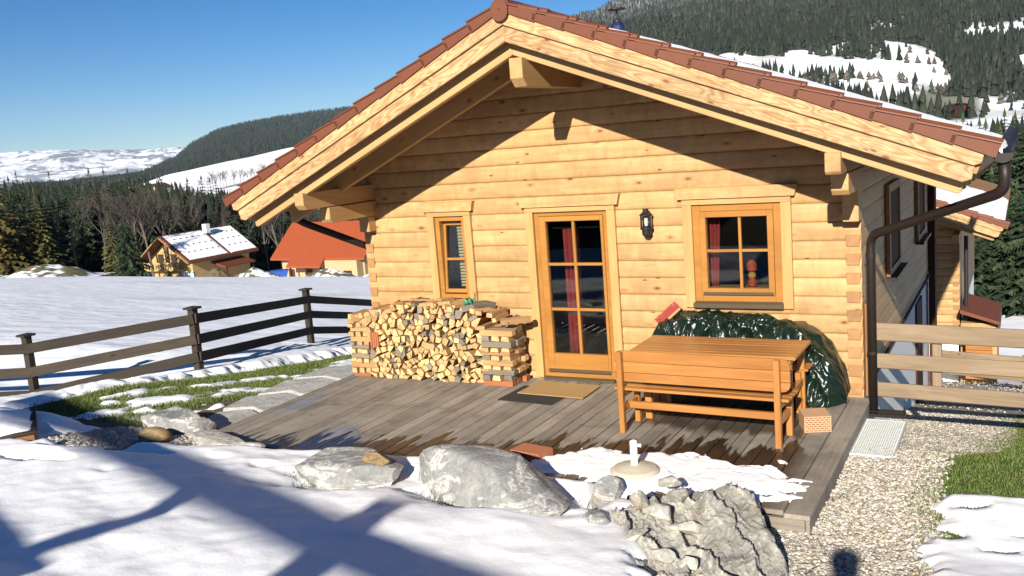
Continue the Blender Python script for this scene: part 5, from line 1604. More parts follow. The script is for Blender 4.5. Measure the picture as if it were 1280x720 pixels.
# planter box at the left edge
pb = thing('planter_box', (-9.35, -3.75, .0), 'wooden raised planter box with snow on its rim', 'planter')
W0 = Matrix.Translation((-8.70, -3.98, -.06)) @ Matrix.Rotation(R_(56), 4, 'Z')
def pbx(nm, a, b, mat): 
    mb = MB().box(a, b); return mb.build(nm, mat, pb, W0, bevel=.006)
for k in range(2):
    pbx('side_plank', (-1.6, -.04, -.1 + k * .17), (0, 0, .065 + k * .17), M['planter']); pbx('side_plank', (-.04, .002, -.1 + k * .17), (0, 1.2, .065 + k * .17), M['planter'])
pbx('rim_board', (-1.62, -.06, .242), (.03, .10, .275), M['fence_dark']); pbx('rim_board', (-.10, .102, .242), (.03, 1.22, .275), M['fence_dark'])
pbx('soil', (-1.6, .04, -.1), (-.045, 1.2, .20), M['bark'])
mb = MB(); n = 16
for j in range(n):
    for i in range(n):
        u, v_ = i / (n - 1), j / (n - 1); ed = min(u, 1 - u, v_, 1 - v_)
        mb.v.append((-1.6 + 1.625 * u, -.05 + 1.26 * v_, .26 + .09 * min(1, ed * 5) + .02 * math.sin(i * 1.3) * math.cos(j)))
for j in range(n - 1):
    for i in range(n - 1): a = j * n + i; mb.f.append((a, a + 1, a + n + 1, a + n)); mb.mi.append(0)
o = mb.build('snow', M['snow'], None, W0, smooth=True); tag(o, 'snow filling the wooden planter box', 'snow', kind='stuff')

# ------------------------------------------------------------------ fences
fen = thing('wooden_fence', (-11.24, .71, -.5), 'dark weathered three-rail wooden fence between lawn and snowy meadow', 'fence')
POSTS = [((-15.6, -2.4, -.45), (.83, .43, .05)), ((-13.54, -.75, -.67), (.87, .47, .08)), ((-11.24, .71, -.46), (.91, .56, .26)), ((-13.05, 5.59, -1.13), (.96, .62, .26)), ((-13.95, 10.4, -2.2), (.96, .62, .28)), ((-14.6, 17, -3.2), (.96, .6, .28))]
HT = [1.1, 1.1, 1.1, 1.2, 1.2, 1.2]
for (p, offs), h in zip(POSTS, HT):
    lean = random.uniform(-.02, .02)
    o = board('post', (p[0], p[1], p[2] - .4), (p[0] + lean, p[1] + lean, p[2] + h - .03), .13, .11, M['fence_dark'], fen, (0, 1, 0))
    MB().box((-.11, -.11, 0), (.11, .11, .035)).build('post_cap', M['fence_dark'], o, Matrix.Translation((p[0] + lean, p[1] + lean, p[2] + h - .03)), bevel=.004)
toc = Vector((CAM.x, CAM.y, 0))
for (a, oa), (b, ob) in zip(POSTS, POSTS[1:]):
    for za, zb in zip(oa, ob):
        A = Vector((a[0], a[1], a[2] + za)); B_ = Vector((b[0], b[1], b[2] + zb))
        d = (B_ - A); nrm_ = Vector((d.y, -d.x, 0)).normalized()
        if nrm_.dot(toc - A) < 0: nrm_ = -nrm_
        sgn = 1 if a[0] < -12 and b[0] > -12.5 or True else -1
        u = d.normalized() * .05
        board('rail', A + nrm_ * .085 - u, B_ + nrm_ * .085 + u, .035, .165, M['fence_dark'], fen)

fr2 = thing('wooden_fence', (.15, .43, -.45), 'raw pale three-rail fence joining the cabin corner behind the down pipe', 'fence')
for zc, h in ((.622, .195), (.298, .165), (-.025, .162)):
    o = board('rail', (-.46, .40, zc + .003), (1.95, .40, zc - .055), .045, h, M['fence_pale'], fr2, bevel=.012)
for x_ in (.165, 1.9): board('post', (x_, .475, -.10 if x_ < 1 else -1.2), (x_, .475, .60), .09, .10, M['fence_pale'], fr2, (0, 1, 0))
fr3 = thing('wooden_fence', (0, 12.3, -3.3), 'grey rail fence lower down the slope before the second cabin', 'fence')
for zz_ in (-2.60, -2.95): board('rail', (-.83, 12.74, zz_ - .02), (2.2, 11.3, zz_ + .16), .05, .19, M['fence_pale'], fr3)
for x_, y_ in ((-.75, 12.78), (1.0, 11.95), (2.1, 11.4)): board('post', (x_, y_ + .08, -4.2), (x_, y_ + .08, -2.42), .1, .1, M['fence_pale'], fr3, (0, 1, 0))
crate = thing('wood_box', (.0, 14.5, -3.6), 'orange stained wooden box beside the second cabin', 'wooden box')
for k in range(5): vbox('slat', (-.26, 14.3, -3.6 + k * .18), (.30, 14.33, -3.43 + k * .18), M['bench'], crate, 0)
for k in range(5): vbox('slat', (.272, 14.335, -3.6 + k * .18), (.30, 14.8, -3.43 + k * .18), M['bench'], crate, 1)
vbox('lid', (-.29, 14.27, -2.69), (.33, 14.83, -2.65), M['bench'], crate, 0)
HAZE = 3e-5

# ------------------------------------------------------------------ second cabin of the row, further down the slope
OX, OY, OZ = .07, 15.30, -2.52
c2 = thing('log_cabin', (XR + OX, OY, OZ), 'second log cabin further down the slope with snow on its roof', 'cabin')
T2 = Matrix.Translation((OX, OY, OZ))
MB().box((XL_W + .03, .02, -3.0), (XR_W - .03, YB, .098)).build('plinth', M['plaster'], c2, T2)
for (z0, z1) in courses:
    if z0 > ZA: continue
    z1 = min(z1, ZA + .085)
    a, b, at_, bt = wall_x(z0, -1), wall_x(z0, 1), wall_x(z1, -1), wall_x(z1, 1)
    if b - a < .1: continue
    o = log_mesh(a, b, at_, bt, max(z0, .0), z1).build('wall_log', M['log'], c2, T2 @ Matrix.Translation((a, 0, max(z0, 0)))); smooth_angle(o)
MB().box((XL_W + .01, .14, .1), (XR_W - .01, YB, 2.75)).build('side_wall', M['log'], c2, T2)
for zj in [.08 + .2 * k for k in range(12)]:
    MB().prism([(.008, -.06), (.136, -.06), (.1525, .06), (0, .06)], 1, -.024, .1).build('dovetail', M['log_end'], c2, T2 @ Matrix.Translation((-.668, 0, zj)))
XE2 = .50
r2 = MB().prism([(XR, ZA + e), (XE2 - .1, Lz(XE2 - .1) + e), (XE2, Lz(XE2) + t), (XR, ZA + t), (-7.78, Lz(-7.78) + t), (-7.70, Lz(-7.70) + e)], 1, -1.47, YB + .8).build('roof', M['soffit'], c2, T2)
def barge2(side, lo, hi, y0, y1, xe, ch, mat, nm='bargeboard'):
    o = barge(nm, side, lo, hi, y0, y1, xe, ch, mat)
    m = WM[o.name]; o.parent = r2; o.matrix_basis = T2 @ m; o.matrix_parent_inverse = T2.inverted(); WM[o.name] = T2 @ m
for side, xe in ((1, XE2 - .12), (-1, -7.66)):
    barge2(side, 0, .19, -1.505, -1.47, xe, .06, M['barge']); barge2(side, .168, .325, -1.536, -1.508, xe + side * .08, .05, M['barge'])
    for y in (-1.36, -.7): barge2(side, -.12, .098, y, y + .09, xe - side * .1, .03, M['rafter'], 'rafter')
for side, xe, n in ((1, XE2 + .06, 13), (-1, -7.83, 13)):
    mt, L = slope_frame(side); th_ = math.atan(SR if side > 0 else SL); run = abs(xe - XR) / math.cos(th_)
    for k in range(n):
        d = .05 + (run - .05) / n * k
        o = bpy.data.objects.new('verge_tile', vt)
        sc = Matrix.Scale(-1, 4, (0, 1, 0)) if side < 0 else Matrix.Identity(4)
        link(o, r2, T2 @ mt @ Matrix.Translation((d - .353 * math.sin(th_), -1.535 if side > 0 else 1.535, .353 * math.cos(th_))) @ sc)
ux = np.arange(-3.5, XE2 + .05, .08); uy = np.arange(-1.3, 4, .12)
UX, UY = np.meshgrid(ux, uy, indexing='ij')
nz2 = fbm(UX * 7, UY * 3, s=163, o=3)
edge = np.minimum((UY + 1.26) * 1.0, (XE2 + .04 - UX) * 1.2)
gap = np.clip(1 - np.abs(UX - (XE2 - .42)) / .05, 0, 1) * .1
UZ = ZA - SR * (UX - XR) + t + .05 + np.clip(edge * .5, -.04, .08) + (nz2 - .5) * .05 - gap
o = bpy.data.objects.new('snow', np_mesh('roof_snow', np.stack([UX + OX, UY + OY, UZ + OZ], -1).reshape(-1, 3), grid_faces(len(ux), len(uy)), M['snow_roof'], None, True))
link(o); tag(o, 'snow on the roof of the second cabin', 'snow', kind='stuff')
MB().tube([(-.36, -.1, 2.3), (-.36, -.1, -.6)], .05, 10).build('downpipe', M['black'], c2, T2)
MB().box((-.625, -1.02, 2.235), (-.465, .0, 2.445)).build('purlin', M['rafter'], c2, T2)
lt = thing('shed', (.1, 15.3, -3.6), 'low lean-to with dark red roof beside the second cabin', 'shed')
MB().prism([(-.40, -1.96), (.46, -2.24), (.46, -2.32), (-.40, -2.05)], 1, 14.6, 17.0).build('roof', M['tile_roof'], lt)
MB().prism([(.43, -2.34), (.46, -2.34), (.46, -2.60), (.43, -2.60)], 1, 14.62, 17.0).build('fascia', M['tile_roof'], lt)
MB().box((-.40, 14.9, -3.9), (.40, 16.9, -2.35)).build('wall', M['log'], lt)

# ------------------------------------------------------------------ houses beyond the snowy meadow
def house_window(par, x0, x1, z0, z1, y, nm='window'):
    w = MB(); ring(w, x0, x1, z0, z1, .09, y - .06, y + .02); o = w.build(nm, M['brown_wood'], par)
    MB().box((x0 + .09, y - .03, z0 + .09), (x1 - .09, y - .02, z1 - .09)).build('pane', M['dark_room'], o)
h1 = thing('chalet', (-95, 78, -13), 'pale wooden chalet with balcony and snow covered roof beyond the meadow', 'house')
hx0, hx1, hy0, hy1, hb = -99.0, -91.6, 73.6, 83.6, -13.0
he, ha = -8.55, -5.95
M['chalet'] = plain('pale_chalet_timber', (.42, .29, .12), .8, .12, 1.0)
MB().prism([(hx0, hb), (hx1, hb), (hx1, he), ((hx0 + hx1) / 2, ha - .3), (hx0, he)], 1, hy0, hy1).build('wall', M['chalet'], h1)
MB().box((hx1 - 2.0, hy0 - .05, hb), (hx1 + .05, hy0 - .004, -10.4)).build('rendered_base', M['plaster'], h1)
xm = (hx0 + hx1) / 2
sl_ = (ha - he) / (hx1 - xm)
ov = 1.1
rf = MB(); yA, yB_ = hy0 - 1.5, hy1 + .8
rf.prism([(xm, ha), (hx1 + ov, he - ov * sl_), (hx1 + ov, he - ov * sl_ + .3), (xm, ha + .3), (hx0 - ov, he - ov * sl_ + .3), (hx0 - ov, he - ov * sl_)], 1, yA, yB_)
h1r = rf.build('roof', M['tile_roof'], h1)
for s in (1, -1):
    x1_ = xm + s * (hx1 + ov - xm); z1_ = he - ov * sl_
    MB().bar((xm, yA - .04, ha + .12), (x1_, yA - .04, z1_ + .12), .1, .42, (0, 1, 0)).build('bargeboard', M['barge'], h1r)
ys = np.linspace(yA + .35, yB_ - .2, 40); us_ = np.linspace(.06, .97, 24)
YS, US = np.meshgrid(ys, us_, indexing='ij')
xs_ = xm + US * (hx1 + ov - xm)
zs_ = ha + .3 - (xs_ - xm) * sl_ + .10 + .05 * (fbm(YS * 3, US * 12, s=3) - .5) - .35 * np.clip(1 - np.abs(YS - (yA + 7.2)) / .28, 0, 1)
o = bpy.data.objects.new('roof_snow', np_mesh('roof_snow', np.stack([xs_, YS, zs_], -1).reshape(-1, 3), grid_faces(40, 24), M['snow_roof'], None, True)); link(o, h1r)
for r in range(7):
    for c in range(11 if r % 2 else 0):
        u = .12 + r * .12; yy = yA + 1.0 + c * 1.0 + (r % 2) * .4
        if abs(yy - (yA + 7.2)) < .5: continue
        x_ = xm + u * (hx1 + ov - xm)
        MB().box((-.05, -.05, 0), (.05, .05, .24)).build('snow_guard', M['tile_roof'], h1r, Matrix.Translation((x_, yy, ha + .3 - (x_ - xm) * sl_)))
MB().box((xm + .8, yA + 6.6, ha - .2), (xm + 1.5, yA + 7.3, ha + 1.0)).build('chimney', M['plaster'], h1r)
bal = MB(); bal.box((hx0 - .2, hy0 - 1.1, -10.25), (hx1 - 1.6, hy0 - .004, -10.1)); b_ = bal.build('balcony', M['chalet'], h1)
for k in range(14): xx_ = hx0 - .15 + k * .45; MB().box((xx_, hy0 - 1.1, -10.1), (xx_ + .3, hy0 - 1.05, -9.3)).build('baluster', M['chalet'], b_)
MB().box((hx0 - .2, hy0 - 1.14, -9.3), (hx1 - 1.6, hy0 - 1.02, -9.15)).build('handrail', M['chalet'], b_)
for a, b2, c_, d_ in ((-97.6, -96.6, -9.9, -8.2), (-95.2, -94.2, -9.9, -8.2), (-97.4, -96.4, -12.4, -11.2), (-94.9, -93.9, -12.4, -11.2)): house_window(h1, a, b2, c_, d_, hy0)
MB().prism([(hx1, -9.9), (hx1 + 2.4, -10.5), (hx1 + 2.4, -10.3), (hx1, -9.65)], 1, hy0 + 3.2, hy0 + 8.6).build('porch_roof', M['tile_roof'], h1)
for yy in (hy0 + 3.5, hy0 + 8.3): MB().box((hx1 + 2.1, yy, -13), (hx1 + 2.25, yy + .15, -10.4)).build('porch_post', M['brown_wood'], h1)

h2 = thing('house', (-74, 80, -13), 'house with steep bright orange roof beyond the meadow', 'house')
M['cream'] = plain('cream_render', (.44, .30, .16), .9, .1, .6)
gz = -13.0
MB().box((-79.0, 76.2, gz), (-66.4, 83.6, -9.2)).build('wall', M['cream'], h2)
MB().prism([(76.2, -9.2), (83.6, -9.2), (79.8, -5.7)], 0, -78.8, -66.6).build('gable_wall', M['cream'], h2)
def slab(name, pts_, th, mat, par):
    mb = MB(); n = len(pts_)
    mb.v += [tuple(p) for p in pts_] + [(p[0], p[1], p[2] - th) for p in pts_]
    mb.f += [tuple(range(n)), tuple(reversed(range(n, 2 * n)))] + [(i, n + i, n + (i + 1) % n, (i + 1) % n) for i in range(n)]; mb.mi += [0] * (n + 2)
    return mb.build(name, mat, par)
h2r = slab('roof', [(-79.9, 75.2, -9.15), (-65.6, 75.2, -9.15), (-65.6, 79.8, -5.25), (-79.9, 79.8, -5.25)], .22, M['tile_orange'], h2)
slab('roof_back', [(-79.9, 79.8, -5.25), (-65.6, 79.8, -5.25), (-65.6, 84.6, -9.15), (-79.9, 84.6, -9.15)], .22, M['tile_orange'], h2)
slab('roof_extension', [(-76.6, 74.2, -9.95), (-71.4, 74.2, -9.95), (-71.4, 75.4, -8.92), (-76.6, 75.4, -8.92)], .2, M['tile_orange'], h2)
MB().box((-71.3, 75.0, gz), (-66.6, 76.2, -9.4)).build('wing_wall', M['cream'], h2)
for a, b2, y_ in ((-78.0, -77.1, 76.2), (-75.2, -74.3, 76.2), (-73.2, -72.3, 76.2), (-70.6, -69.8, 75.0), (-68.6, -67.4, 75.0)): house_window(h2, a, b2, -12.2, -10.6, y_)
MB().box((-73.5, 80.2, -6.2), (-72.8, 80.9, -4.3)).build('chimney', M['plaster'], h2r)
for x_ in (-76.3, -73.9, -71.7): MB().box((x_, 74.4, gz), (x_ + .2, 74.6, -10.1)).build('porch_post', M['brown_wood'], h2)

# heaps of earth with snow patches along the far edge of the meadow
def mound(loc, size, seed, snowy, label):
    n = 36; mb = MB(); V_ = []
    u = np.linspace(-1, 1, n); A, B2 = np.meshgrid(u, u, indexing='ij')
    r = np.hypot(A, B2); h = np.clip(1 - r, 0, 1) ** .7 * (.75 + .5 * fbm(A * 3 + seed, B2 * 3, s=seed, o=4)) - .06
    P = np.stack([A * size[0] + loc[0], B2 * size[1] + loc[1], h * size[2] * .72 + (fbm(A * 9, B2 * 9, s=seed + 4) - .5) * .35 * np.clip(h * 4, 0, 1) + loc[2]], -1)
    nn_ = fbm(A * 4, B2 * 4 + seed, s=seed + 3, o=4)
    nn_ = nn_ * .6 + .4 * fbm(A * 14, B2 * 14, s=seed + 9)
    c = np.where((nn_ > 1 - snowy * 1.04)[..., None], SNOW, np.array([.13, .10, .06])); c = np.where(((nn_ < .42) & (snowy > .3))[..., None], np.array([.10, .105, .045]), c)
    o = bpy.data.objects.new('earth_mound', np_mesh('earth_mound', P.reshape(-1, 3), grid_faces(n, n), M['hill'], c.reshape(-1, 3), True))
    link(o); tag(o, label, 'earth heap')
mound((-77.5, 43.3, -6.3), (4.5, 4.5, 2.0), 5, .46, 'snow patched earth heap before the dark wood at the edge of the meadow')
mound((-83.5, 38.5, -5.9), (5, 4.5, 1.7), 15, .46, 'second snow patched earth heap by the wood, nearer the picture edge')
mound((-68.3, 55.2, -8.7), (2.1, 2.1, 2.3), 7, .05, 'bare brown earth heap in front of the snow roofed chalet')
mound((-65.6, 57.6, -8.9), (3.0, 2.6, 2.0), 9, .5, 'snow streaked earth heap between the chalet and the orange roofed house')
mound((-60.6, 62.5, -9.6), (3.6, 2.8, 1.7), 19, .45, 'low snow streaked heap in front of the orange roofed house')
mound((-56.0, 66.0, -10.2), (3.6, 2.8, 1.8), 29, .5, 'low heap of earth nearest the cabin corner beyond the meadow')
sk = thing('skip_container', (-66.0, 61.9, -9.4), 'blue metal skip standing among the earth heaps', 'skip')
rz_ = Matrix.Translation((-67.2, 62.9, -9.6)) @ Matrix.Rotation(R_(42), 4, 'Z') @ Matrix.Scale(.75, 4)
MB().prism([(-.85, .15), (.85, .15), (1.25, 1.25), (-1.25, 1.25)], 1, -.8, .8).build('tub', M['blue'], sk, rz_)
MB().box((-1.3, -.86, 1.25), (1.3, .86, 1.33)).build('rim', M['blue'], sk, rz_)
for s in (-.5, .5): MB().box((s - .06, -.84, .0), (s + .06, .84, .14)).build('skid', M['black'], sk, rz_)

# ------------------------------------------------------------------ trees
def conifer_mesh(seed, H, R, levels, detail, dark, light):
    rr = np.random.default_rng(seed)
    V_, F_, C_ = [], [], []
    def tri(a, b, c, col):
        n = len(V_); V_.extend([a, b, c]); F_.append((n, n + 1, n + 2)); C_.extend([col, col, col])
    for li in range(levels):
        t_ = li / (levels - 1); z = H * (.10 + .88 * t_ ** .9)
        rad = R * (1 - t_) ** .85 * rr.uniform(.75, 1.15) + .12
        nb = int(4 + 5 * (1 - t_) * detail + rr.integers(0, 2)); a0 = rr.uniform(0, 6.28)
        for k in range(nb):
            a = a0 + 6.283 * k / nb + rr.normal(0, .22); L = rad * rr.uniform(.6, 1.15)
            d = np.array([math.cos(a), math.sin(a), 0]); s = np.array([-d[1], d[0], 0])
            drop = rr.uniform(.22, .5) * L
            col = dark + (light - dark) * rr.uniform(0, 1) ** 1.5
            ns_ = max(2, int(3 * detail + L * 1.0))
            for q in range(ns_):
                f0 = q / ns_; f1 = (q + 1.25) / ns_
                p0 = np.array([0, 0, z]) + d * L * f0 + np.array([0, 0, -drop * f0 ** 1.5 + .10 * L * f0])
                p1 = np.array([0, 0, z]) + d * L * f1 + np.array([0, 0, -drop * f1 ** 1.5 + .10 * L * f1])
                w = L * .30 * (1 - .55 * f0) * rr.uniform(.7, 1.3)
                hang = np.array([0, 0, -w * rr.uniform(.35, .9)])
                tri(p0, p1 + s * w + hang, p0 + s * w * .3 + hang * .8, col * rr.uniform(.75, 1.1)); tri(p0, p1 - s * w + hang, p1, col * rr.uniform(.75, 1.15)); tri(p0, p1, p1 + s * w * .8 + hang * .6, col * rr.uniform(.8, 1.25))
    tri(np.array([-.1, 0, H * .96]), np.array([.1, 0, H * .96]), np.array([0, 0, H * 1.02]), light); tri(np.array([0, -.1, H * .96]), np.array([0, .1, H * .96]), np.array([0, 0, H * 1.02]), light)
    return np_mesh('crown', np.array(V_), np.array(F_), M['foliage'], np.array(C_))
def make_tree(name, label, crown_me, H, r0, bark, group):
    t_ = thing(name, (0, 0, 0), label, 'tree', group)
    MB().tube([(0, 0, -.6), (0, 0, H * .3), (.03, 0, H * .65), (0, 0, H * .97)], [r0, r0 * .8, r0 * .45, r0 * .1], 8).build('trunk', bark, t_)
    o = bpy.data.objects.new('crown', crown_me); link(o, t_)
    return t_
DK, LT = np.array([.012, .024, .011]), np.array([.042, .060, .026])
def bare_mesh(seed, H, spread, depth=5, thin=1.0):
    rr = random.Random(seed); trunk = MB(); tw = MB()
    def grow(p, d, L, r, lev):
        n = 3 if lev < 2 else 2; pts_ = [p]; q = p
        for i in range(n):
            d = (d + Vector((rr.gauss(0, .06), rr.gauss(0, .06), rr.gauss(.10, .06)))).normalized()
            q = q + d * (L / n); pts_.append(q)
        r1 = r * .62
        (trunk if lev < 2 else tw).tube(pts_, [r + (r1 - r) * i / n for i in range(n + 1)], 6 if lev == 0 else (4 if lev < 3 else 3), False)
        if lev >= depth: return
        for k in range(rr.randint(3, 4) if lev else rr.randint(5, 7)):
            f = rr.uniform(.35, 1.0) if lev else rr.uniform(.35, 1.0)
            i = min(n - 1, int(f * n)); base = pts_[i] + (pts_[i + 1] - pts_[i]) * (f * n - i)
            a = rr.uniform(0, 6.283); side = Vector((math.cos(a), math.sin(a), 0))
            nd = (d * rr.uniform(.6, 1.0) + side * spread * rr.uniform(.6, 1.2)).normalized()
            grow(base, nd, L * rr.uniform(.42, .62) * (1.05 - .35 * f if lev == 0 else 1), max(r1 * rr.uniform(.45, .7), .012 * thin), lev + 1)
    grow(Vector((0, 0, -.4)), Vector((0, 0, 1)), H * .72, H * .014, 0)
    return trunk.mesh('trunk', M['bark_pale'], fix=False), tw.mesh('crown', M['twig'], fix=False)
def make_bare(name, label, meshes, group, twigmat=None):
    t_ = thing(name, (0, 0, 0), label, 'tree', group)
    for nm, me in zip(('trunk', 'crown'), meshes): link(bpy.data.objects.new(nm, me), t_)
    return t_
def place(t_, x, y, z, s, rz, sz=None):
    mw = Matrix.Translation((x, y, z)) @ Matrix.Rotation(rz, 4, 'Z') @ Matrix.Diagonal((s, s, (sz or s), 1))
    return mw
def bearing(b, D): return CAM.x + D * math.sin(R_(b)), CAM.y + D * math.cos(R_(b))

con_me = [conifer_mesh(s, 10.0, 2.15 + .25 * (s % 3), 26, 1.0, DK, LT) for s in (1, 2, 3)]
con_big = [conifer_mesh(s, 10.0, 2.3 + .2 * (s % 2), 40, 1.6, DK * 1.25, LT * 1.25) for s in (11, 12)]
larch_me = [conifer_mesh(21, 10.0, 2.2, 24, .9, np.array([.05, .042, .012]), np.array([.13, .092, .020])), conifer_mesh(22, 10.0, 1.7, 22, .8, np.array([.055, .06, .016]), np.array([.11, .10, .03]))]
bare_me = [bare_mesh(s, 10.0, .52) for s in (1, 2, 3, 4)]

def wood_top_e(b): return float(np.interp(b, [-64, -57, -54, -52, -49, -46.5, -44.5, -42.5, -40, -37], [.45, .35, .1, -.1, -.3, -.75, -1.5, -2.1, -2.5, -2.6]))
WOODG = 'trees at the edge of the wood beyond the meadow'
rt_ = random.Random(3)
protos = {}
def put(kind, idx, b, D, etop, label, group=WOODG, basez=None, wscale=1.0):
    x, y = bearing(b, D)
    z = Gs(x, y) if basez is None else basez
    H = CAM.z + D * math.tan(R_(etop)) - z
    key = (kind, idx)
    if key not in protos:
        if kind == 'bare': t_ = make_bare('bare_tree', label, bare_me[idx], group)
        else:
            me = {'con': con_me, 'big': con_big, 'larch': larch_me}[kind][idx]
            t_ = make_tree('larch_tree' if kind == 'larch' else 'spruce_tree', label, me, 10.0, .16, M['bark'], group)
        protos[key] = t_; new = t_
        s = H / 10.0; new.matrix_basis = place(t_, x, y, z, s * wscale, rt_.uniform(0, 6.28), s)
    else:
        s = H / 10.0
        new = copy_tree(protos[key], place(None, x, y, z, s * wscale, rt_.uniform(0, 6.28), s))
    tag(new, label, 'tree', group)
    return new
# dark spruces
k = 0
bb = -62.0
while bb < -36.5:
    D = rt_.uniform(126, 158)
    D = D + (14 if bb > -49 else 0)
    put('con', k % 3, bb, D, wood_top_e(bb) - rt_.uniform(-.25, .9), 'dark spruce in the wood beyond the meadow', wscale=rt_.uniform(.9, 1.25))
    bb += rt_.uniform(.28, .52); k += 1
# bare broadleaf trees standing before the spruces
BARE = [(-53.8, -.9), (-52.6, -1.2), (-51.6, -.6), (-50.6, -1.4), (-49.2, -1.5), (-48.1, -1.8), (-47.4, -1.2), (-46.0, -2.2), (-44.6, -1.9), (-43.6, -2.6), (-42.8, -2.4), (-41.8, -3.0), (-41.0, -2.6), (-55.8, -1.6), (-50.0, -.8), (-40.2, -2.9)]
for k, (b_, e_) in enumerate(BARE):
    put('bare', k % 4, b_, rt_.uniform(124, 131) if b_ < -48.6 else rt_.uniform(139, 146), e_, 'leafless grey tree in front of the dark spruces beyond the meadow', 'leafless trees before the wood')
for k, (b_, e_, D_) in enumerate(((-57.6, .45, 122), (-56.6, .1, 124), (-58.6, .2, 126), (-55.5, -.6, 124), (-59.8, .4, 124))):
    put('larch', k % 2, b_, D_, e_, ['tall golden larch at the edge of the wood', 'yellow green larch beside the golden one'][k % 2], 'autumn larches at the edge of the wood', wscale=1.25)
put('larch', 1, -52.0, 121, -2.2, 'short ochre larch among leafless trees', None)
put('con', 1, -51.2, 119, -1.9, 'lighter green spruce standing forward of the wood, just before the chalet gable', None, wscale=.9)
# wood behind as one mass
b, D, h = pick(900, -64, -36, 150, 230, None, lambda b, D, X, Y: np.ones_like(b), (8, 12))
def wood_z(b, D, X, Y): return G(X, Y)
hh = CAM.z + D * np.tan(np.radians(np.interp(b, [-64, -57, -52, -49, -44.5, -42.5, -40, -37], [.1, .05, -.35, -.6, -1.8, -2.4, -2.8, -2.9]) - rng.uniform(0, 1.0, len(b)))) - G(CAM.x + D * np.sin(np.radians(b)), CAM.y + D * np.cos(np.radians(b)))
forest('forest', b, D, wood_z, np.clip(hh, 4, 30), 'dense dark wood massed behind the front row of spruces', (.010, .018, .010), (.03, .042, .022), 0, 7, .16)
# spruces on the slope to the right
RIGHT = [(-3.4, 62, -1.2), (-2.6, 56, -1.9), (-1.9, 58, -1.0), (-1.2, 54, -1.4), (-.5, 57, -.7), (.3, 55, -1.0), (1.2, 58, -.6), (2.2, 56, -1.0), (-4.6, 64, -.9), (-3.0, 70, -.6), (-2.2, 72, -.9), (-1.0, 70, -.5), (.0, 68, -.4), (3.3, 60, -.5), (-1.6, 50, -3.6), (-.4, 50, -4.4), (.6, 49, -3.4), (-4.0, 55, -2.2)]
for k, (b_, D_, e_) in enumerate(RIGHT):
    put('big', k % 2, b_, D_, e_, 'tall green spruce on the slope behind the second cabin', 'spruces on the slope behind the second cabin', wscale=1.3)
b, D, h = pick(500, -7, 10, 74, 190, None, lambda b, D, X, Y: np.ones_like(b), (9, 13))
hh = CAM.z + D * np.tan(np.radians(-.8 - rng.uniform(0, 3, len(b)))) - G(CAM.x + D * np.sin(np.radians(b)), CAM.y + D * np.cos(np.radians(b)))
forest('forest', b, D, wood_z, np.clip(hh, 5, 20), 'mass of spruces filling the slope behind the second cabin', (.014, .026, .012), (.04, .055, .026), 0, 7, .2)
# small leafless trees and farms on the snowy slope
for k in range(22):
    u = k / 21; b_ = -46.4 + 4.6 * u + rt_.uniform(-.1, .1); D_ = 660 + (b_ + 44) * 14 + rt_.uniform(-6, 16)
    x, y = bearing(b_, D_); z = float(m3_z(np.array([b_]), np.array([D_]), np.array([x]), np.array([y]))[0])
    put('bare', k % 4, b_, D_, math.degrees(math.atan2(z + rt_.uniform(7, 12) - CAM.z, D_)), 'small leafless tree in the row on the snowy slope', 'leafless trees in a row on the snowy slope', z - .3)
for k in range(12):
    b_ = -49.4 + .2 * k + rt_.uniform(-.15, .15); D_ = 520 + rt_.uniform(-30, 40)
    x, y = bearing(b_, D_); z = float(m3_z(np.array([b_]), np.array([D_]), np.array([x]), np.array([y]))[0])
    put('bare', k % 4, b_, D_, math.degrees(math.atan2(z + rt_.uniform(6, 10) - CAM.z, D_)), 'small leafless tree below the row on the snowy slope', 'leafless trees low on the snowy slope', z - .3)
def farm(b_, D_, w, l, h, rz, label, zf=m3_z, roofm_=None):
    x, y = bearing(b_, D_); z = float(zf(np.array([b_]), np.array([D_]), np.array([x]), np.array([y]))[0])
    t_ = thing('farmhouse', (x, y, z), label, 'farmhouse', None, rz); W0 = WM[t_.name]
    MB().prism([(-w / 2, -2), (w / 2, -2), (w / 2, h), (0, h + w * .22), (-w / 2, h)], 1, -l / 2, l / 2).build('wall', M['brown_wood'] if roofm_ is None else M['plaster'], t_, W0)
    for s in (1, -1):
        slab_ = MB(); slab_.bar((0, 0, h + w * .24), (s * (w / 2 + 1), 0, h - .35), .3, l + 1.6, (0, 1, 0)) if False else None
        mb = MB(); mb.prism([(0, h + w * .22), (s * (w / 2 + 1.2), h - .5), (s * (w / 2 + 1.2), h - .1), (0, h + w * .22 + .45)], 1, -l / 2 - 1, l / 2 + 1)
        mb.build('roof', roofm_ or M['brown_wood'], t_, W0)
    for dx in (-.25, .2): MB().box((dx * w - .6, -l / 2 - .06, h * .4), (dx * w + .6, -l / 2 - .01, h * .75)).build('window', M['dark_room'], t_, W0)
farm(-50.2, 640, 14, 18, 6, .5, 'dark farmhouse at the top of the wood on the snowy slope', roofm_=M['galv'])
farm(-49.2, 660, 12, 15, 6, .2, 'white farmhouse next to the dark one on the snowy slope', roofm_=M['tile_roof'])
farm(-47.2, 430, 10, 13, 4, -.3, 'brown farmhouse lower down the snowy slope just above the wood')
farm(-44.2, 560, 7, 8, 3, .4, 'tiny brown hut in the middle of the snowy slope')
farm(-3.3, 520, 9, 12, 4, .6, 'small brown hut at the foot of the wooded mountain', m4_z)

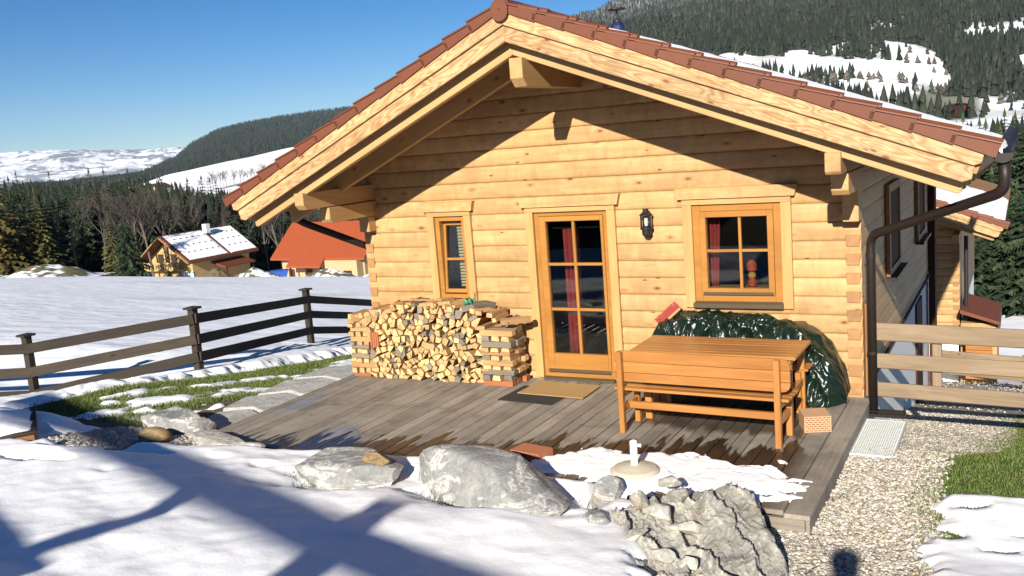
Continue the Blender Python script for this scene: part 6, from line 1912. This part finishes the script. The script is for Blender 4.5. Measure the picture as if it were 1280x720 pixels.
# ------------------------------------------------------------------ what stands behind the photographer and throws the long shadows on the snow
nb = thing('neighbouring_shelter', (-4, -14, 1.8), 'open timber shelter behind the viewpoint, known by its shadow on the snow', 'shelter')
S9 = Vector((1.53, -9.0, 4.06))
A = Vector((-10.6, -3.30, .06)) + S9; B_ = Vector((2.2, -7.065, .06)) + S9
dirn = (B_ - A).normalized(); back = Vector((dirn.y, -dirn.x, 0)); back = back if back.y < 0 else -back
rfm = MB()
q = [A, B_, B_ + back * 4 + Vector((0, 0, 1.80)), A + back * 4 + Vector((0, 0, 1.80))]
rfm.v += [tuple(p) for p in q] + [tuple(p + Vector((0, 0, .205))) for p in q]
rfm.f += [(3, 2, 1, 0), (4, 5, 6, 7), (0, 1, 5, 4), (1, 2, 6, 5), (2, 3, 7, 6), (3, 0, 4, 7)]; rfm.mi += [0] * 6
rfm.build('roof', M['tile_roof'], nb)
brp = [Vector(p) + S9 + Vector((.42, 0, 0)) for p in ((-5.95, -4.55, .06), (-5.75, -4.95, .06), (-5.57, -5.30, .06), (-5.62, -5.62, .06), (-5.76, -6.0, .06), (-5.9, -6.5, .06))]
MB().tube(brp, .10, 10).build('curved_brace', M['rafter'], nb)
S7 = Vector((1.28, -7.5, 3.42))
w0 = Vector((-10.8, -4.38, .06)) + S7; w1 = Vector((-5.0, -6.22, .06)) + S7
wl = MB(); wl.v += [(w0.x, w0.y, 1.2), (w1.x, w1.y, 1.2), (w1.x, w1.y, w1.z), (w0.x, w0.y, w0.z), (w0.x, w0.y - .2, 1.2), (w1.x, w1.y - .2, 1.2), (w1.x, w1.y - .2, w1.z), (w0.x, w0.y - .2, w0.z)]
wl.f += [(0, 1, 2, 3), (7, 6, 5, 4), (0, 4, 5, 1), (1, 5, 6, 2), (2, 6, 7, 3), (3, 7, 4, 0)]; wl.mi += [0] * 6
wl.build('parapet_wall', M['log'], nb)
w2a = Vector((-3.63, -5.38, .06)) + S9; w2b = w2a + dirn * 4
board('wall', (w2a.x, w2a.y - .2, 2.6), (w2b.x, w2b.y - .2, 2.6), .12, 2.6, M['log'], nb)
board('post', (A.x + 1.2, A.y - .3, 1.2), (A.x + 1.2, A.y - .3, 3.92), .2, .2, M['rafter'], nb, (0, 1, 0))
MB().box((-1.72, -15.7, 4.2), (-1.44, -15.35, 4.92)).build('chimney', M['plaster'], nb)

# ------------------------------------------------------------------ mountain air
hz_m = bpy.data.materials.new('air'); hz_m.use_nodes = True
hz_m.node_tree.nodes.clear(); g_ = N(hz_m.node_tree)
ho = g_('OutputMaterial'); hv = g_('VolumePrincipled', i_Color=(.62, .78, 1.0, 1), i_Density=HAZE)
hz_m.node_tree.links.new(hv.outputs[0], ho.inputs['Volume'])
hz = MB().box((-9700, -470, -900), (700, 8200, 640)).build('haze', hz_m)
tag(hz, kind='stuff')

# the photographer
ph = bpy.data.meshes.new('person')
bmh = bmesh.new()
gz_ = Gs(1.0, -10.45)
sk_pts = {'pelvis': (0, 0, .95, .15), 'chest': (0, 0, 1.30, .17), 'neck': (0, .01, 1.49, .065), 'head': (0, .03, 1.60, .135), 'crown': (0, .02, 1.70, .125),
          'hipL': (-.10, 0, .90, .11), 'kneeL': (-.12, .02, .50, .075), 'ankL': (-.12, -.02, .09, .05), 'toeL': (-.13, .15, .04, .04),
          'hipR': (.10, 0, .90, .11), 'kneeR': (.12, .02, .50, .075), 'ankR': (.12, -.02, .09, .05), 'toeR': (.13, .15, .04, .04),
          'shL': (-.20, 0, 1.41, .075), 'elL': (-.27, .10, 1.16, .05), 'wrL': (-.12, .16, 1.36, .035), 'shR': (.20, 0, 1.41, .075), 'elR': (.27, .10, 1.16, .05), 'wrR': (.12, .16, 1.36, .035)}
ed = [('pelvis', 'chest'), ('chest', 'neck'), ('neck', 'head'), ('head', 'crown'), ('pelvis', 'hipL'), ('hipL', 'kneeL'), ('kneeL', 'ankL'), ('ankL', 'toeL'), ('pelvis', 'hipR'), ('hipR', 'kneeR'), ('kneeR', 'ankR'), ('ankR', 'toeR'),
      ('chest', 'shL'), ('shL', 'elL'), ('elL', 'wrL'), ('chest', 'shR'), ('shR', 'elR'), ('elR', 'wrR')]
vv = {k: bmh.verts.new(p[:3]) for k, p in sk_pts.items()}
for a, b2 in ed: bmh.edges.new((vv[a], vv[b2]))
order = list(sk_pts)
bmh.to_mesh(ph); bmh.free()
po = bpy.data.objects.new('person', ph)
link(po, None, Matrix.Translation((1.03, -10.50, gz_)) @ Matrix.Diagonal((.92, .92, .92, 1)))
po.modifiers.new('skin', 'SKIN'); po.modifiers.new('sub', 'SUBSURF').levels = 2
for i, k in enumerate(order):
    r = sk_pts[k][3]; ph.skin_vertices[0].data[i].radius = (r, r); ph.skin_vertices[0].data[i].use_root = (k == 'pelvis')
ph.materials.append(M['coat'])
tag(po, 'photographer in dark jacket, known by the head shadow on the gravel', 'person')
